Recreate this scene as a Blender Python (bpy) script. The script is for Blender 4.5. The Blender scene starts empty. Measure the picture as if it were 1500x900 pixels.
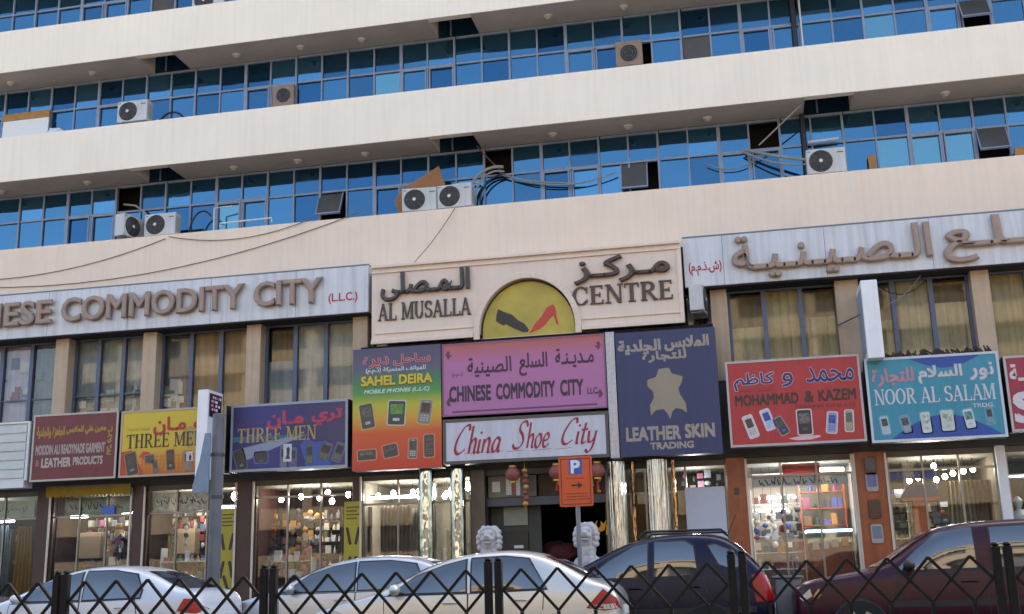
import bpy, bmesh, math, random
from mathutils import Vector, Matrix
from mathutils.bvhtree import BVHTree
random.seed(11)
R = math.radians
S = bpy.context.scene
col = S.collection
# ------------------------------------------------------------------ camera, sky, sun, exposure
cam = bpy.data.cameras.new('camera'); cam_o = bpy.data.objects.new('camera', cam); col.objects.link(cam_o)
FPX, PITCH, ROLL, YAW = 1644.4, .2385327, .0268632, .1995157
cam.sensor_width = 36; cam.lens = FPX / 1500 * 36; cam.clip_end = 2000; cam.clip_start = .05
cy, sy, cp, sp = math.cos(YAW), math.sin(YAW), math.cos(PITCH), math.sin(PITCH)
fwd = Vector((-sy * cp, cy * cp, sp)); rgt = Vector((cy, sy, 0)); upv = rgt.cross(fwd)
r2 = math.cos(ROLL) * rgt - math.sin(ROLL) * upv; u2 = math.sin(ROLL) * rgt + math.cos(ROLL) * upv
mw = Matrix((r2, u2, -fwd)).transposed().to_4x4(); mw.translation = (0, -27, 1.1)
cam_o.matrix_world = mw; S.camera = cam_o
SUN_EL, SUN_AZ = R(41), R(24)        # azimuth clockwise from +Y: the sun stands behind the building, so its street face is in open shade
w = bpy.data.worlds.new('World'); S.world = w; w.use_nodes = True
nt = w.node_tree; bg = nt.nodes['Background']
sky = nt.nodes.new('ShaderNodeTexSky'); sky.sky_type = 'NISHITA'; sky.sun_disc = False
sky.sun_elevation = SUN_EL; sky.sun_rotation = SUN_AZ; sky.air_density = 1.0; sky.dust_density = 5.0; sky.ozone_density = .4
nt.links.new(sky.outputs[0], bg.inputs[0]); bg.inputs[1].default_value = .15
sl = bpy.data.lights.new('sun', 'SUN'); sl.energy = 4.0; sl.angle = R(.5); sl.color = (1, .95, .88)
so = bpy.data.objects.new('sun', sl); col.objects.link(so)
sd = Vector((math.sin(SUN_AZ) * math.cos(SUN_EL), math.cos(SUN_AZ) * math.cos(SUN_EL), math.sin(SUN_EL)))
so.rotation_euler = sd.to_track_quat('Z', 'Y').to_euler(); so.location = (0, -20, 60)
S.view_settings.view_transform = 'Standard'; S.view_settings.look = 'None'
S.view_settings.exposure = 2.3; S.view_settings.gamma = 1; S.view_settings.use_curve_mapping = False
S.render.engine = 'CYCLES'
S.cycles.use_denoising = True; S.cycles.max_bounces = 8; S.cycles.transparent_max_bounces = 12
S.cycles.caustics_reflective = False; S.cycles.caustics_refractive = False; S.cycles.sample_clamp_indirect = 4

# ------------------------------------------------------------------ materials
DIM = 1.0
def lin(h):
    if not isinstance(h, str): return (*h, 1)
    h = h.lstrip('#'); o = []
    for i in (0, 2, 4):
        c = int(h[i:i + 2], 16) / 255
        o.append(DIM * c / 12.92 if c <= .04045 else DIM * ((c + .055) / 1.055) ** 2.4)
    return (*o, 1)
MC = {}
def mat(name, c, rough=.6, metal=0, var=0, scale=2.0, streak=0, bump=0, bscale=40, spec=.5, coat=0, emit=None, es=0):
    if name in MC: return MC[name]
    m = bpy.data.materials.new(name); m.use_nodes = True; n = m.node_tree; b = n.nodes['Principled BSDF']
    base = lin(c)
    b.inputs['Base Color'].default_value = base; b.inputs['Roughness'].default_value = rough; b.inputs['Metallic'].default_value = metal
    b.inputs['Specular IOR Level'].default_value = spec
    if coat: b.inputs['Coat Weight'].default_value = coat; b.inputs['Coat Roughness'].default_value = .04
    if emit: b.inputs['Emission Color'].default_value = lin(emit); b.inputs['Emission Strength'].default_value = es
    if var or streak or bump:
        tc = n.nodes.new('ShaderNodeTexCoord')
    if var or streak:
        no = n.nodes.new('ShaderNodeTexNoise'); no.inputs['Scale'].default_value = scale; no.inputs['Detail'].default_value = 8; no.inputs['Roughness'].default_value = .65
        n.links.new(tc.outputs['Object'], no.inputs['Vector'])
        fac = no.outputs['Fac']
        cr = n.nodes.new('ShaderNodeValToRGB'); v = max(var, .001)
        cr.color_ramp.elements[0].position = .3; cr.color_ramp.elements[1].position = .7
        cr.color_ramp.elements[0].color = tuple(x * (1 - v) for x in base[:3]) + (1,)
        cr.color_ramp.elements[1].color = tuple(min(1, x * (1 + v * .6)) for x in base[:3]) + (1,)
        n.links.new(fac, cr.inputs[0]); out = cr.outputs[0]
        if streak:
            mp = n.nodes.new('ShaderNodeMapping'); mp.inputs['Scale'].default_value = (7, 7, .35)
            n.links.new(tc.outputs['Object'], mp.inputs[0])
            n2 = n.nodes.new('ShaderNodeTexNoise'); n2.inputs['Scale'].default_value = 1.2; n2.inputs['Detail'].default_value = 6
            n.links.new(mp.outputs[0], n2.inputs['Vector'])
            c2 = n.nodes.new('ShaderNodeValToRGB'); c2.color_ramp.elements[0].position = .42; c2.color_ramp.elements[1].position = .72
            c2.color_ramp.elements[0].color = (1, 1, 1, 1); c2.color_ramp.elements[1].color = (1 - streak, 1 - streak * 1.05, 1 - streak * 1.15, 1)
            n.links.new(n2.outputs['Fac'], c2.inputs[0])
            mx = n.nodes.new('ShaderNodeMixRGB'); mx.blend_type = 'MULTIPLY'; mx.inputs[0].default_value = 1
            n.links.new(out, mx.inputs[1]); n.links.new(c2.outputs[0], mx.inputs[2]); out = mx.outputs[0]
        n.links.new(out, b.inputs['Base Color'])
    if bump:
        nb = n.nodes.new('ShaderNodeTexNoise'); nb.inputs['Scale'].default_value = bscale; nb.inputs['Detail'].default_value = 5
        n.links.new(tc.outputs['Object'], nb.inputs['Vector'])
        bp = n.nodes.new('ShaderNodeBump'); bp.inputs['Strength'].default_value = bump; bp.inputs['Distance'].default_value = .02
        n.links.new(nb.outputs['Fac'], bp.inputs['Height']); n.links.new(bp.outputs[0], b.inputs['Normal'])
    MC[name] = m
    return m
def ramp_mat(name, stops, axis=2, z0=0, z1=1, rough=.4, warp=0):
    """printed gradient along one axis of the sign"""
    m = bpy.data.materials.new(name); m.use_nodes = True; n = m.node_tree; b = n.nodes['Principled BSDF']; b.inputs['Roughness'].default_value = rough
    tc = n.nodes.new('ShaderNodeTexCoord'); sx = n.nodes.new('ShaderNodeSeparateXYZ'); n.links.new(tc.outputs['Generated'], sx.inputs[0])
    cr = n.nodes.new('ShaderNodeValToRGB'); e = cr.color_ramp.elements
    while len(e) < len(stops): e.new(.5)
    for k, (p, c) in enumerate(stops): e[k].position = p; e[k].color = lin(c)
    src = sx.outputs[axis]
    if warp:
        no = n.nodes.new('ShaderNodeTexNoise'); no.inputs['Scale'].default_value = 3
        n.links.new(tc.outputs['Generated'], no.inputs['Vector'])
        ma = n.nodes.new('ShaderNodeMath'); ma.operation = 'MULTIPLY_ADD'; ma.inputs[1].default_value = warp
        n.links.new(no.outputs['Fac'], ma.inputs[0]); n.links.new(src, ma.inputs[2]); src = ma.outputs[0]
    n.links.new(src, cr.inputs[0]); n.links.new(cr.outputs[0], b.inputs['Base Color'])
    return m
def glass_mat(name, tint='#ffffff', refl=.12, rough=.02, bump=0, bs=1.2):
    m = bpy.data.materials.new(name); m.use_nodes = True; n = m.node_tree
    n.nodes.remove(n.nodes['Principled BSDF']); out = n.nodes['Material Output']
    tr = n.nodes.new('ShaderNodeBsdfTransparent'); tr.inputs[0].default_value = lin(tint)
    gl = n.nodes.new('ShaderNodeBsdfGlossy'); gl.inputs['Roughness'].default_value = rough
    lw = n.nodes.new('ShaderNodeLayerWeight'); lw.inputs['Blend'].default_value = .25
    ma = n.nodes.new('ShaderNodeMath'); ma.operation = 'MULTIPLY_ADD'; ma.inputs[1].default_value = .8; ma.inputs[2].default_value = refl; ma.use_clamp = True
    mx = n.nodes.new('ShaderNodeMixShader')
    n.links.new(lw.outputs['Fresnel'], ma.inputs[0]); n.links.new(ma.outputs[0], mx.inputs[0])
    n.links.new(tr.outputs[0], mx.inputs[1]); n.links.new(gl.outputs[0], mx.inputs[2]); n.links.new(mx.outputs[0], out.inputs[0])
    if bump:
        tc = n.nodes.new('ShaderNodeTexCoord'); nb = n.nodes.new('ShaderNodeTexNoise'); nb.inputs['Scale'].default_value = bs
        n.links.new(tc.outputs['Object'], nb.inputs['Vector'])
        bp = n.nodes.new('ShaderNodeBump'); bp.inputs['Strength'].default_value = bump; bp.inputs['Distance'].default_value = .05
        n.links.new(nb.outputs['Fac'], bp.inputs['Height']); n.links.new(bp.outputs[0], gl.inputs['Normal'])
    return m
def emis(name, c, s):
    if name in MC: return MC[name]
    m = bpy.data.materials.new(name); m.use_nodes = True; n = m.node_tree
    b = n.nodes['Principled BSDF']; b.inputs['Base Color'].default_value = (.8, .8, .8, 1)
    b.inputs['Emission Color'].default_value = lin(c); b.inputs['Emission Strength'].default_value = s
    MC[name] = m
    return m

# ------------------------------------------------------------------ mesh builder
class MB:
    def __init__(s): s.v = []; s.f = []; s.mi = []; s.cur = 0
    def add(s, vs, fs):
        b = len(s.v); s.v += [tuple(v) for v in vs]
        for f in fs: s.f.append([b + i for i in f]); s.mi.append(s.cur)
        return s
    def box(s, x0, x1, y0, y1, z0, z1):
        v = [(x, y, z) for z in (z0, z1) for y in (y0, y1) for x in (x0, x1)]
        return s.add(v, [(0, 2, 3, 1), (4, 5, 7, 6), (0, 1, 5, 4), (2, 6, 7, 3), (0, 4, 6, 2), (1, 3, 7, 5)])
    def quad(s, *p): return s.add(p, [tuple(range(len(p)))])
    def prism(s, pts, y0, y1):                       # polygon in XZ pushed along Y
        n = len(pts); v = [(x, y0, z) for x, z in pts] + [(x, y1, z) for x, z in pts]
        return s.add(v, [tuple(range(n)), tuple(range(2 * n - 1, n - 1, -1))] + [(i, n + i, n + (i + 1) % n, (i + 1) % n) for i in range(n)])
    def tube(s, path, r, n=8, caps=True):
        P = [Vector(p) for p in path]; rings = []
        for i, p in enumerate(P):
            d = (P[min(i + 1, len(P) - 1)] - P[max(i - 1, 0)]).normalized()
            a = d.orthogonal().normalized() if i == 0 else (rings_a - d * rings_a.dot(d)).normalized()
            rings_a = a; b = d.cross(a); rr = r[i] if isinstance(r, (list, tuple)) else r
            rings.append([p + rr * (math.cos(t) * a + math.sin(t) * b) for t in (2 * math.pi * k / n for k in range(n))])
        v = [q for ring in rings for q in ring]; f = []
        for i in range(len(P) - 1):
            for k in range(n):
                f.append((i * n + k, i * n + (k + 1) % n, (i + 1) * n + (k + 1) % n, (i + 1) * n + k))
        if caps: f += [tuple(range(n - 1, -1, -1)), tuple((len(P) - 1) * n + k for k in range(n))]
        return s.add(v, f)
    def lathe(s, prof, c=(0, 0, 0), n=16, axis='z'):
        v = []; f = []
        for r, z in prof:
            for k in range(n):
                t = 2 * math.pi * k / n; a, b = r * math.cos(t), r * math.sin(t)
                v.append((c[0] + a, c[1] + b, c[2] + z) if axis == 'z' else ((c[0] + a, c[1] + z, c[2] + b) if axis == 'y' else (c[0] + z, c[1] + a, c[2] + b)))
        for i in range(len(prof) - 1):
            for k in range(n): f.append((i * n + k, i * n + (k + 1) % n, (i + 1) * n + (k + 1) % n, (i + 1) * n + k))
        f += [tuple(range(n - 1, -1, -1)), tuple((len(prof) - 1) * n + k for k in range(n))]
        return s.add(v, f)
    def ball(s, c, r, nu=12, nv=8):
        if not isinstance(r, (tuple, list)): r = (r, r, r)
        prof = [(max(1e-3, math.sin(math.pi * i / nv)), -math.cos(math.pi * i / nv)) for i in range(nv + 1)]
        b = len(s.v); s.lathe(prof, (0, 0, 0), nu)
        for i in range(b, len(s.v)):
            x, y, z = s.v[i]; s.v[i] = (c[0] + x * r[0], c[1] + y * r[1], c[2] + z * r[2])
        return s
    def rot(s, start, c, ang, axis='Y'):
        m = Matrix.Rotation(ang, 4, axis); c = Vector(c)
        for i in range(start, len(s.v)): s.v[i] = tuple(m @ (Vector(s.v[i]) - c) + c)
        return s
    def mesh(s, name, mats, smooth=False, bevel=0, recalc=True):
        me = bpy.data.meshes.new(name); me.from_pydata(s.v, [], s.f)
        for m in (mats if isinstance(mats, (list, tuple)) else [mats]): me.materials.append(m)
        me.polygons.foreach_set('material_index', s.mi)
        if recalc or bevel:
            bm = bmesh.new(); bm.from_mesh(me)
            if bevel: bmesh.ops.bevel(bm, geom=[e for e in bm.edges if len(e.link_faces) == 2 and e.calc_face_angle(0) > .6], offset=bevel, segments=2, affect='EDGES', profile=.5)
            bmesh.ops.recalc_face_normals(bm, faces=bm.faces[:]); bm.to_mesh(me); bm.free()
        if smooth:
            me.polygons.foreach_set('use_smooth', [True] * len(me.polygons))
            me.set_sharp_from_angle(angle=R(40))
        return me
    def build(s, name, mats, parent=None, smooth=False, bevel=0, recalc=True):
        o = bpy.data.objects.new(name, s.mesh(name, mats, smooth, bevel, recalc)); col.objects.link(o)
        if parent: adopt(o, parent)
        return o
INV = {}
def adopt(o, parent):
    o.parent = parent
    p = parent; t = Vector((0, 0, 0))
    o.matrix_parent_inverse = Matrix.Translation(-Vector(parent.get('_w', (0, 0, 0)))) if parent.type == 'EMPTY' else Matrix()
def thing(name, label, cat, loc=(0, 0, 0), group=None):
    o = bpy.data.objects.new(name, None); col.objects.link(o); o.empty_display_size = .2
    o.location = loc; o['_w'] = tuple(loc); o['label'] = label; o['category'] = cat
    if group: o['group'] = group
    return o
def tag(o, label, cat, group=None):
    o['label'] = label; o['category'] = cat
    if group: o['group'] = group
    return o
def struct(o): o['kind'] = 'structure'; return o
def dup(t, loc, label=None, rotz=None):
    def cp(o, par):
        c = o.copy(); col.objects.link(c)
        if par: c.parent = par; c.matrix_parent_inverse = o.matrix_parent_inverse.copy()
        for ch in list(o.children): cp(ch, c)
        return c
    c = cp(t, None); c.location = loc
    if rotz is not None: c.rotation_euler.z = rotz
    if label: c['label'] = label
    return c

# ------------------------------------------------------------------ lettering
AR = {'ا': (0xFE8D, 0xFE8E, 0, 0), 'ب': (0xFE8F, 0xFE90, 0xFE91, 0xFE92), 'ت': (0xFE95, 0xFE96, 0xFE97, 0xFE98), 'ة': (0xFE93, 0xFE94, 0, 0), 'ج': (0xFE9D, 0xFE9E, 0xFE9F, 0xFEA0), 'ح': (0xFEA1, 0xFEA2, 0xFEA3, 0xFEA4), 'د': (0xFEA9, 0xFEAA, 0, 0), 'ذ': (0xFEAB, 0xFEAC, 0, 0), 'ر': (0xFEAD, 0xFEAE, 0, 0), 'ز': (0xFEAF, 0xFEB0, 0, 0), 'س': (0xFEB1, 0xFEB2, 0xFEB3, 0xFEB4), 'ش': (0xFEB5, 0xFEB6, 0xFEB7, 0xFEB8), 'ص': (0xFEB9, 0xFEBA, 0xFEBB, 0xFEBC), 'ط': (0xFEC1, 0xFEC2, 0xFEC3, 0xFEC4), 'ظ': (0xFEC5, 0xFEC6, 0xFEC7, 0xFEC8), 'ع': (0xFEC9, 0xFECA, 0xFECB, 0xFECC), 'ف': (0xFED1, 0xFED2, 0xFED3, 0xFED4), 'ك': (0xFED9, 0xFEDA, 0xFEDB, 0xFEDC), 'ل': (0xFEDD, 0xFEDE, 0xFEDF, 0xFEE0), 'م': (0xFEE1, 0xFEE2, 0xFEE3, 0xFEE4), 'ن': (0xFEE5, 0xFEE6, 0xFEE7, 0xFEE8), 'ه': (0xFEE9, 0xFEEA, 0xFEEB, 0xFEEC), 'و': (0xFEED, 0xFEEE, 0, 0), 'ى': (0xFEEF, 0xFEF0, 0, 0), 'ي': (0xFEF1, 0xFEF2, 0xFEF3, 0xFEF4), '\ue000': (0xFEFB, 0xFEFC, 0, 0), 'ـ': (0x640,) * 4}
def ar(s):
    s = s.replace('لا', '\ue000'); out = []
    for i, c in enumerate(s):
        if c not in AR: out.append({'(': ')', ')': '('}.get(c, c)); continue
        p = i > 0 and s[i - 1] in AR and AR[s[i - 1]][2]; n = i < len(s) - 1 and s[i + 1] in AR and AR[c][2]
        out.append(chr(AR[c][3 if p and n else 1 if p else 2 if n else 0]))
    return ''.join(reversed(out))
def text(body, x0, x1, z0, z1, y, m, parent, bold=0, ext=0, bev=0, shear=0, name='lettering', arabic=False):
    """letters fitted to a rectangle of a wall or sign that faces -Y"""
    c = bpy.data.curves.new('tmp', 'FONT'); c.body = ar(body) if arabic else body; c.size = 1; c.shear = shear; c.resolution_u = 3
    c.fill_mode = 'FRONT' if not ext else 'BOTH'
    h = z1 - z0
    o = bpy.data.objects.new('tmp', c); col.objects.link(o)
    dg = bpy.context.evaluated_depsgraph_get(); ev = o.evaluated_get(dg); me = ev.to_mesh()
    xs = [v.co.x for v in me.vertices]; ys = [v.co.y for v in me.vertices]
    bx0, bx1, by0, by1 = min(xs), max(xs), min(ys), max(ys)
    if ext:
        ev.to_mesh_clear(); c.extrude = ext / 2 / (h / (by1 - by0)); c.bevel_depth = bev / h * (by1 - by0); c.bevel_resolution = 0
        dg.update(); ev = o.evaluated_get(dg); me = ev.to_mesh()
    sx, sz = (x1 - x0) / (bx1 - bx0), h / (by1 - by0); su = h / (by1 - by0)
    base = [((v.co.x - bx0) * sx + x0, v.co.z * su, (v.co.y - by0) * sz + z0) for v in me.vertices]
    fs = [tuple(p.vertices) for p in me.polygons]
    mb = MB(); e = bold * h
    offs = [(0, 0)] if not bold else [(e, .91 * e), (-.95 * e, 1.02 * e), (-1.04 * e, -.93 * e), (.9 * e, -1.05 * e), (.02 * e, .01 * e)]
    for k, (dx, dz) in enumerate(offs):
        mb.add([(vx + dx * min(1, sx / sz), y - ext / 2 - vy - .0006 * k - (.001 if not ext else 0), vz + dz) for vx, vy, vz in base], fs)
    ev.to_mesh_clear(); bpy.data.objects.remove(o); bpy.data.curves.remove(c)
    return mb.build(name, m, parent, recalc=bool(ext))
def arc(cx, cz, rx, rz, a0, a1, n=14): return [(cx + rx * math.cos(R(a0 + (a1 - a0) * k / n)), cz + rz * math.sin(R(a0 + (a1 - a0) * k / n))) for k in range(n + 1)]
K, t_ = .17, .075
GL = {'T': (.82, [('L', .4, 0, .4, 1, K), ('H', .03, .77, .96), ('L', .06, .76, .06, .96, .05), ('L', .74, .76, .74, .96, .05), ('H', .22, .58, .03)]),
 'H': (.95, [('L', .2, 0, .2, 1, K), ('L', .72, 0, .72, 1, K), ('H', .2, .72, .5)] + [('H', a, b, c) for a, b in ((.04, .36), (.56, .88)) for c in (.03, .97)]),
 'R': (.92, [('L', .2, 0, .2, 1, K), ('A', .4, .745, .26, .225, -90, 90), ('H', .2, .42, .965), ('H', .2, .42, .52), ('L', .78, 0, .42, .5, K), ('H', .04, .36, .03), ('H', .66, .9, .03), ('H', .04, .3, .97)]),
 'E': (.8, [('L', .2, 0, .2, 1, K), ('H', .04, .68, .035), ('H', .2, .55, .5), ('H', .04, .66, .965), ('L', .68, 0, .7, .22, .06), ('L', .66, .8, .66, 1, .06), ('L', .55, .38, .55, .62, .05)]),
 'M': (1.15, [('L', .16, 0, .16, 1, t_), ('L', .96, 0, .96, 1, K), ('L', .54, .05, .2, 1, K), ('L', .54, .05, .9, 1, t_), ('H', .02, .3, .03), ('H', .8, 1.12, .03), ('H', .02, .25, .97), ('H', .88, 1.12, .97)]),
 'N': (.98, [('L', .17, 0, .17, 1, t_), ('L', .8, 0, .8, 1, t_), ('L', .76, 0, .2, 1, K), ('H', .03, .31, .03), ('H', .66, .94, .97), ('H', .03, .25, .97)]),
 'O': (.95, [('A', .46, .5, .36, .46, 0, 360)]),
 'C': (.88, [('A', .46, .5, .36, .46, 42, 318), ('L', .75, .62, .76, .96, .06), ('L', .74, .12, .76, .3, .05)]),
 'A': (.92, [('L', .1, 0, .42, 1, t_), ('L', .76, 0, .43, 1, K), ('H', .2, .62, .33), ('H', -.02, .25, .03), ('H', .6, .92, .03)]),
 'L': (.78, [('L', .2, 0, .2, 1, K), ('H', .04, .68, .035), ('L', .68, 0, .7, .26, .06), ('H', .04, .36, .97)]),
 'U': (.95, [('L', .2, .3, .2, 1, K), ('L', .74, .3, .74, 1, t_), ('A', .47, .32, .25, .29, 180, 360), ('H', .04, .36, .97), ('H', .62, .88, .97)]),
 'S': (.76, [('A', .36, .74, .24, .22, 20, 270), ('A', .36, .27, .26, .23, -160, 90), ('L', .59, .72, .6, .95, .05), ('L', .1, .04, .1, .3, .05)]), ' ': (.4, [])}
def serif(body, x0, x1, z0, z1, y, m, parent, ext=.002, k=1.0, name='lettering'):
    mb = MB(); tw = sum(GL[c][0] for c in body); sx = (x1 - x0) / tw; sz = z1 - z0; X = 0; d = 0
    for c in body:
        for s in GL[c][1]:
            d = (d + 1) % 7; yy = y - ext - .0005 * d
            P = lambda a, b: (x0 + (X + a) * sx, z0 + b * sz)
            if s[0] == 'L':
                _, a, b, a2, b2, wd = s; wd = wd * k / 2
                mb.prism([P(a - wd, b), P(a + wd, b), P(a2 + wd, b2), P(a2 - wd, b2)], yy, y)
            elif s[0] == 'H':
                _, a, b, zc = s; mb.prism([P(a, zc - .035), P(b, zc - .035), P(b, zc + .035), P(a, zc + .035)], yy, y)
            else:
                _, cx, cz, rx, rz, a0, a1 = s; n = 18; o = []; i = []
                for q in range(n + 1):
                    t = R(a0 + (a1 - a0) * q / n); wd = (t_ + (K * k - t_) * abs(math.cos(t))) / 2
                    o.append(P(cx + (rx + wd) * math.cos(t), cz + (rz + wd * .8) * math.sin(t))); i.append(P(cx + (rx - wd) * math.cos(t), cz + (rz - wd * .8) * math.sin(t)))
                for q in range(n): mb.prism([i[q], o[q], o[q + 1], i[q + 1]], yy - .0001 * (q % 2), y)
        X += GL[c][0]
    return mb.build(name, m, parent)
SC = {'C': (.78, [[(.72, .8), (.66, .98), (.42, .9), (.18, .5), (.15, .15), (.36, 0), (.66, .16)]]),
 'h': (.46, [[(.1, 0), (.1, .95)], [(.1, .28), (.24, .5), (.36, .42), (.36, .06), (.46, .03)]]), 'i': (.24, [[(.1, .48), (.1, .06), (.2, .03)], [(.1, .66), (.11, .74)]]),
 'n': (.48, [[(.08, .48), (.08, 0)], [(.08, .28), (.24, .5), (.36, .4), (.36, .06), (.46, .03)]]),
 'a': (.5, [[(.4, .44), (.22, .5), (.07, .25), (.14, .03), (.3, .1), (.4, .44)], [(.4, .46), (.38, .08), (.48, .03)]]),
 'S': (.8, [[(.74, .8), (.62, .99), (.36, .93), (.3, .7), (.5, .5), (.6, .26), (.44, .04), (.16, .01), (.02, .16)]]),
 'o': (.46, [[(.24, .5), (.08, .32), (.12, .05), (.28, .02), (.4, .24), (.34, .46), (.22, .5)]]),
 'e': (.44, [[(.1, .24), (.34, .3), (.34, .46), (.2, .5), (.08, .3), (.12, .05), (.28, .02), (.42, .15)]]),
 't': (.34, [[(.16, .8), (.12, .1), (.22, .02), (.32, .08)], [(0, .52), (.32, .55)]]),
 'y': (.46, [[(.05, .48), (.1, .1), (.24, .05), (.38, .22)], [(.4, .48), (.36, -.1), (.2, -.34), (.02, -.24)]]), ' ': (.22, [])}
def brush(pts, w0, mb, y, P, nib=R(35)):
    cs = []
    for i in range(len(pts) - 1):
        p0, p1, p2, p3 = (Vector(pts[max(0, i - 1)]), Vector(pts[i]), Vector(pts[i + 1]), Vector(pts[min(len(pts) - 1, i + 2)]))
        for q in range(6):
            t = q / 6; cs.append(.5 * ((2 * p1) + (p2 - p0) * t + (2 * p0 - 5 * p1 + 4 * p2 - p3) * t * t + (3 * p1 - p0 - 3 * p2 + p3) * t ** 3))
    cs.append(Vector(pts[-1])); nv = Vector((math.cos(nib), math.sin(nib))); L = []; Rr = []
    for i, p in enumerate(cs):
        d = cs[min(i + 1, len(cs) - 1)] - cs[max(i - 1, 0)]; d = d.normalized() if d.length else Vector((1, 0)); n = Vector((-d.y, d.x))
        wd = w0 * (.35 + .65 * abs(n.dot(nv))) / 2; L.append(P(*(p + n * wd))); Rr.append(P(*(p - n * wd)))
    for i in range(len(cs) - 1): mb.add([(a, y - .0002 * (i % 3), b) for a, b in (L[i], L[i + 1], Rr[i + 1], Rr[i])], [(0, 1, 2, 3)])
def script(body, x0, x1, z0, z1, y, m, parent, w0=.13, sh=.32):
    mb = MB(); tw = sum(SC[c][0] for c in body); sx = (x1 - x0) / (tw + sh * .6); sz = z1 - z0; X = 0; d = 0
    for c in body:
        for st in SC[c][1]:
            d += 1; brush(st, w0, mb, y - .001 - .0007 * (d % 5), lambda a, b, X=X: (x0 + (X + a + b * sh) * sx, z0 + b * sz))
        X += SC[c][0]
    return mb.build('lettering', m, parent)
# ------------------------------------------------------------------ palette
WALL = mat('painted_wall', '#e7ddca', .85, var=.05, scale=.5, streak=.055, bump=.08, bscale=60)
WALLP = mat('painted_wall_pink', '#e0ceb8', .85, var=.06, scale=.5, streak=.06, bump=.08, bscale=60)
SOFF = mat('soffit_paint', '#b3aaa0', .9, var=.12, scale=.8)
ALU = mat('window_aluminium', '#7d8ba1', .5, .0, var=.12, scale=2)
DARK = mat('gap_shade', '#0c0b0b', .9)
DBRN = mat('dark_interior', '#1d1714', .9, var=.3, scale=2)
METZ = mat('mezzanine_frame', '#525b70', .5, .2, var=.15)
COLM = mat('column_paint', '#b5a086', .85, var=.1, scale=1.5, streak=.15)
GREYW = mat('grey_fascia', '#4a4744', .85, var=.25, scale=1.5)
WHT = mat('white_paint', '#c9cbcb', .5, var=.05)
STEEL = mat('grey_steel', '#6f747c', .45, .6, var=.15)
BLK = mat('black_paint', '#08080a', .6, var=.3, scale=5, spec=.2)
TIMB = mat('brown_timber', '#4b2a1a', .6, var=.3, scale=4)
GLS = glass_mat('shop_glass', '#f0f4f2', .045, .015, .012, .8)
MGL = glass_mat('mezzanine_glass', '#eef0ea', .045, .03, .02, .7)
FLO = mat('pale_floor_tile', '#6a645c', .35, var=.1)

def blue_glass(name, c, dif, rough):
    m = bpy.data.materials.new(name); m.use_nodes = True; n = m.node_tree; b = n.nodes['Principled BSDF']
    b.inputs['Base Color'].default_value = lin(c); b.inputs['Metallic'].default_value = 1; b.inputs['Roughness'].default_value = rough
    tc = n.nodes.new('ShaderNodeTexCoord'); nb = n.nodes.new('ShaderNodeTexNoise'); nb.inputs['Scale'].default_value = .9; nb.inputs['Detail'].default_value = 2
    n.links.new(tc.outputs['Object'], nb.inputs['Vector'])
    bp = n.nodes.new('ShaderNodeBump'); bp.inputs['Strength'].default_value = .12; bp.inputs['Distance'].default_value = .06
    n.links.new(nb.outputs['Fac'], bp.inputs['Height']); n.links.new(bp.outputs[0], b.inputs['Normal'])
    no = n.nodes.new('ShaderNodeTexNoise'); no.inputs['Scale'].default_value = 6; n.links.new(tc.outputs['Object'], no.inputs['Vector'])
    d = n.nodes.new('ShaderNodeBsdfDiffuse'); d.inputs[0].default_value = lin(dif)
    mx = n.nodes.new('ShaderNodeMixShader'); mx.inputs[0].default_value = .32
    n.links.new(b.outputs[0], mx.inputs[1]); n.links.new(d.outputs[0], mx.inputs[2]); n.links.new(mx.outputs[0], n.nodes['Material Output'].inputs[0])
    return m
BG = [blue_glass('blue_reflective_glass', '#4b7088', '#1d4560', .02), blue_glass('blue_reflective_glass_dull', '#3d5f78', '#23425a', .08), blue_glass('blue_green_glass', '#628894', '#477078', .10), blue_glass('blue_glass_pale', '#56809a', '#2a5068', .05), blue_glass('blue_glass_deep', '#385c78', '#14324e', .03)]

# ------------------------------------------------------------------ ground
g = MB(); g.quad((-300, -300, 0), (300, -300, 0), (300, 60, 0), (-300, 60, 0)); struct(g.build('ground', mat('dusty_ground', '#85735c', .95, var=.2, scale=.5)))
g = MB(); g.quad((-200, -16.5, .006), (200, -16.5, .006), (200, -6.6, .006), (-200, -6.6, .006)); ASPH = mat('asphalt', '#3b3b3c', .9, var=.3, scale=3, bump=.3, bscale=120)
struct(g.build('service_road', ASPH))
g = MB(); g.quad((-200, -38, .006), (200, -38, .006), (200, -19.5, .006), (-200, -19.5, .006)); struct(g.build('road', ASPH))
g = MB(); g.box(-200, 200, -19.5, -16.5, -.05, .13); struct(g.build('median', mat('median_paving', '#8a7f72', .9, var=.2, scale=2)))
g = MB(); g.box(-200, 200, -6.6, .05, -.05, .15); struct(g.build('pavement', mat('pavement_tiles', '#8b8178', .8, var=.2, scale=2, bump=.1)))
mk = MB()
for x in range(-60, 60, 6): mk.quad((x, -28.06, .011), (x + 3, -28.06, .011), (x + 3, -27.94, .011), (x, -27.94, .011))
struct(mk.build('road_marking', mat('road_paint', '#c8c8c4', .8)))

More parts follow.
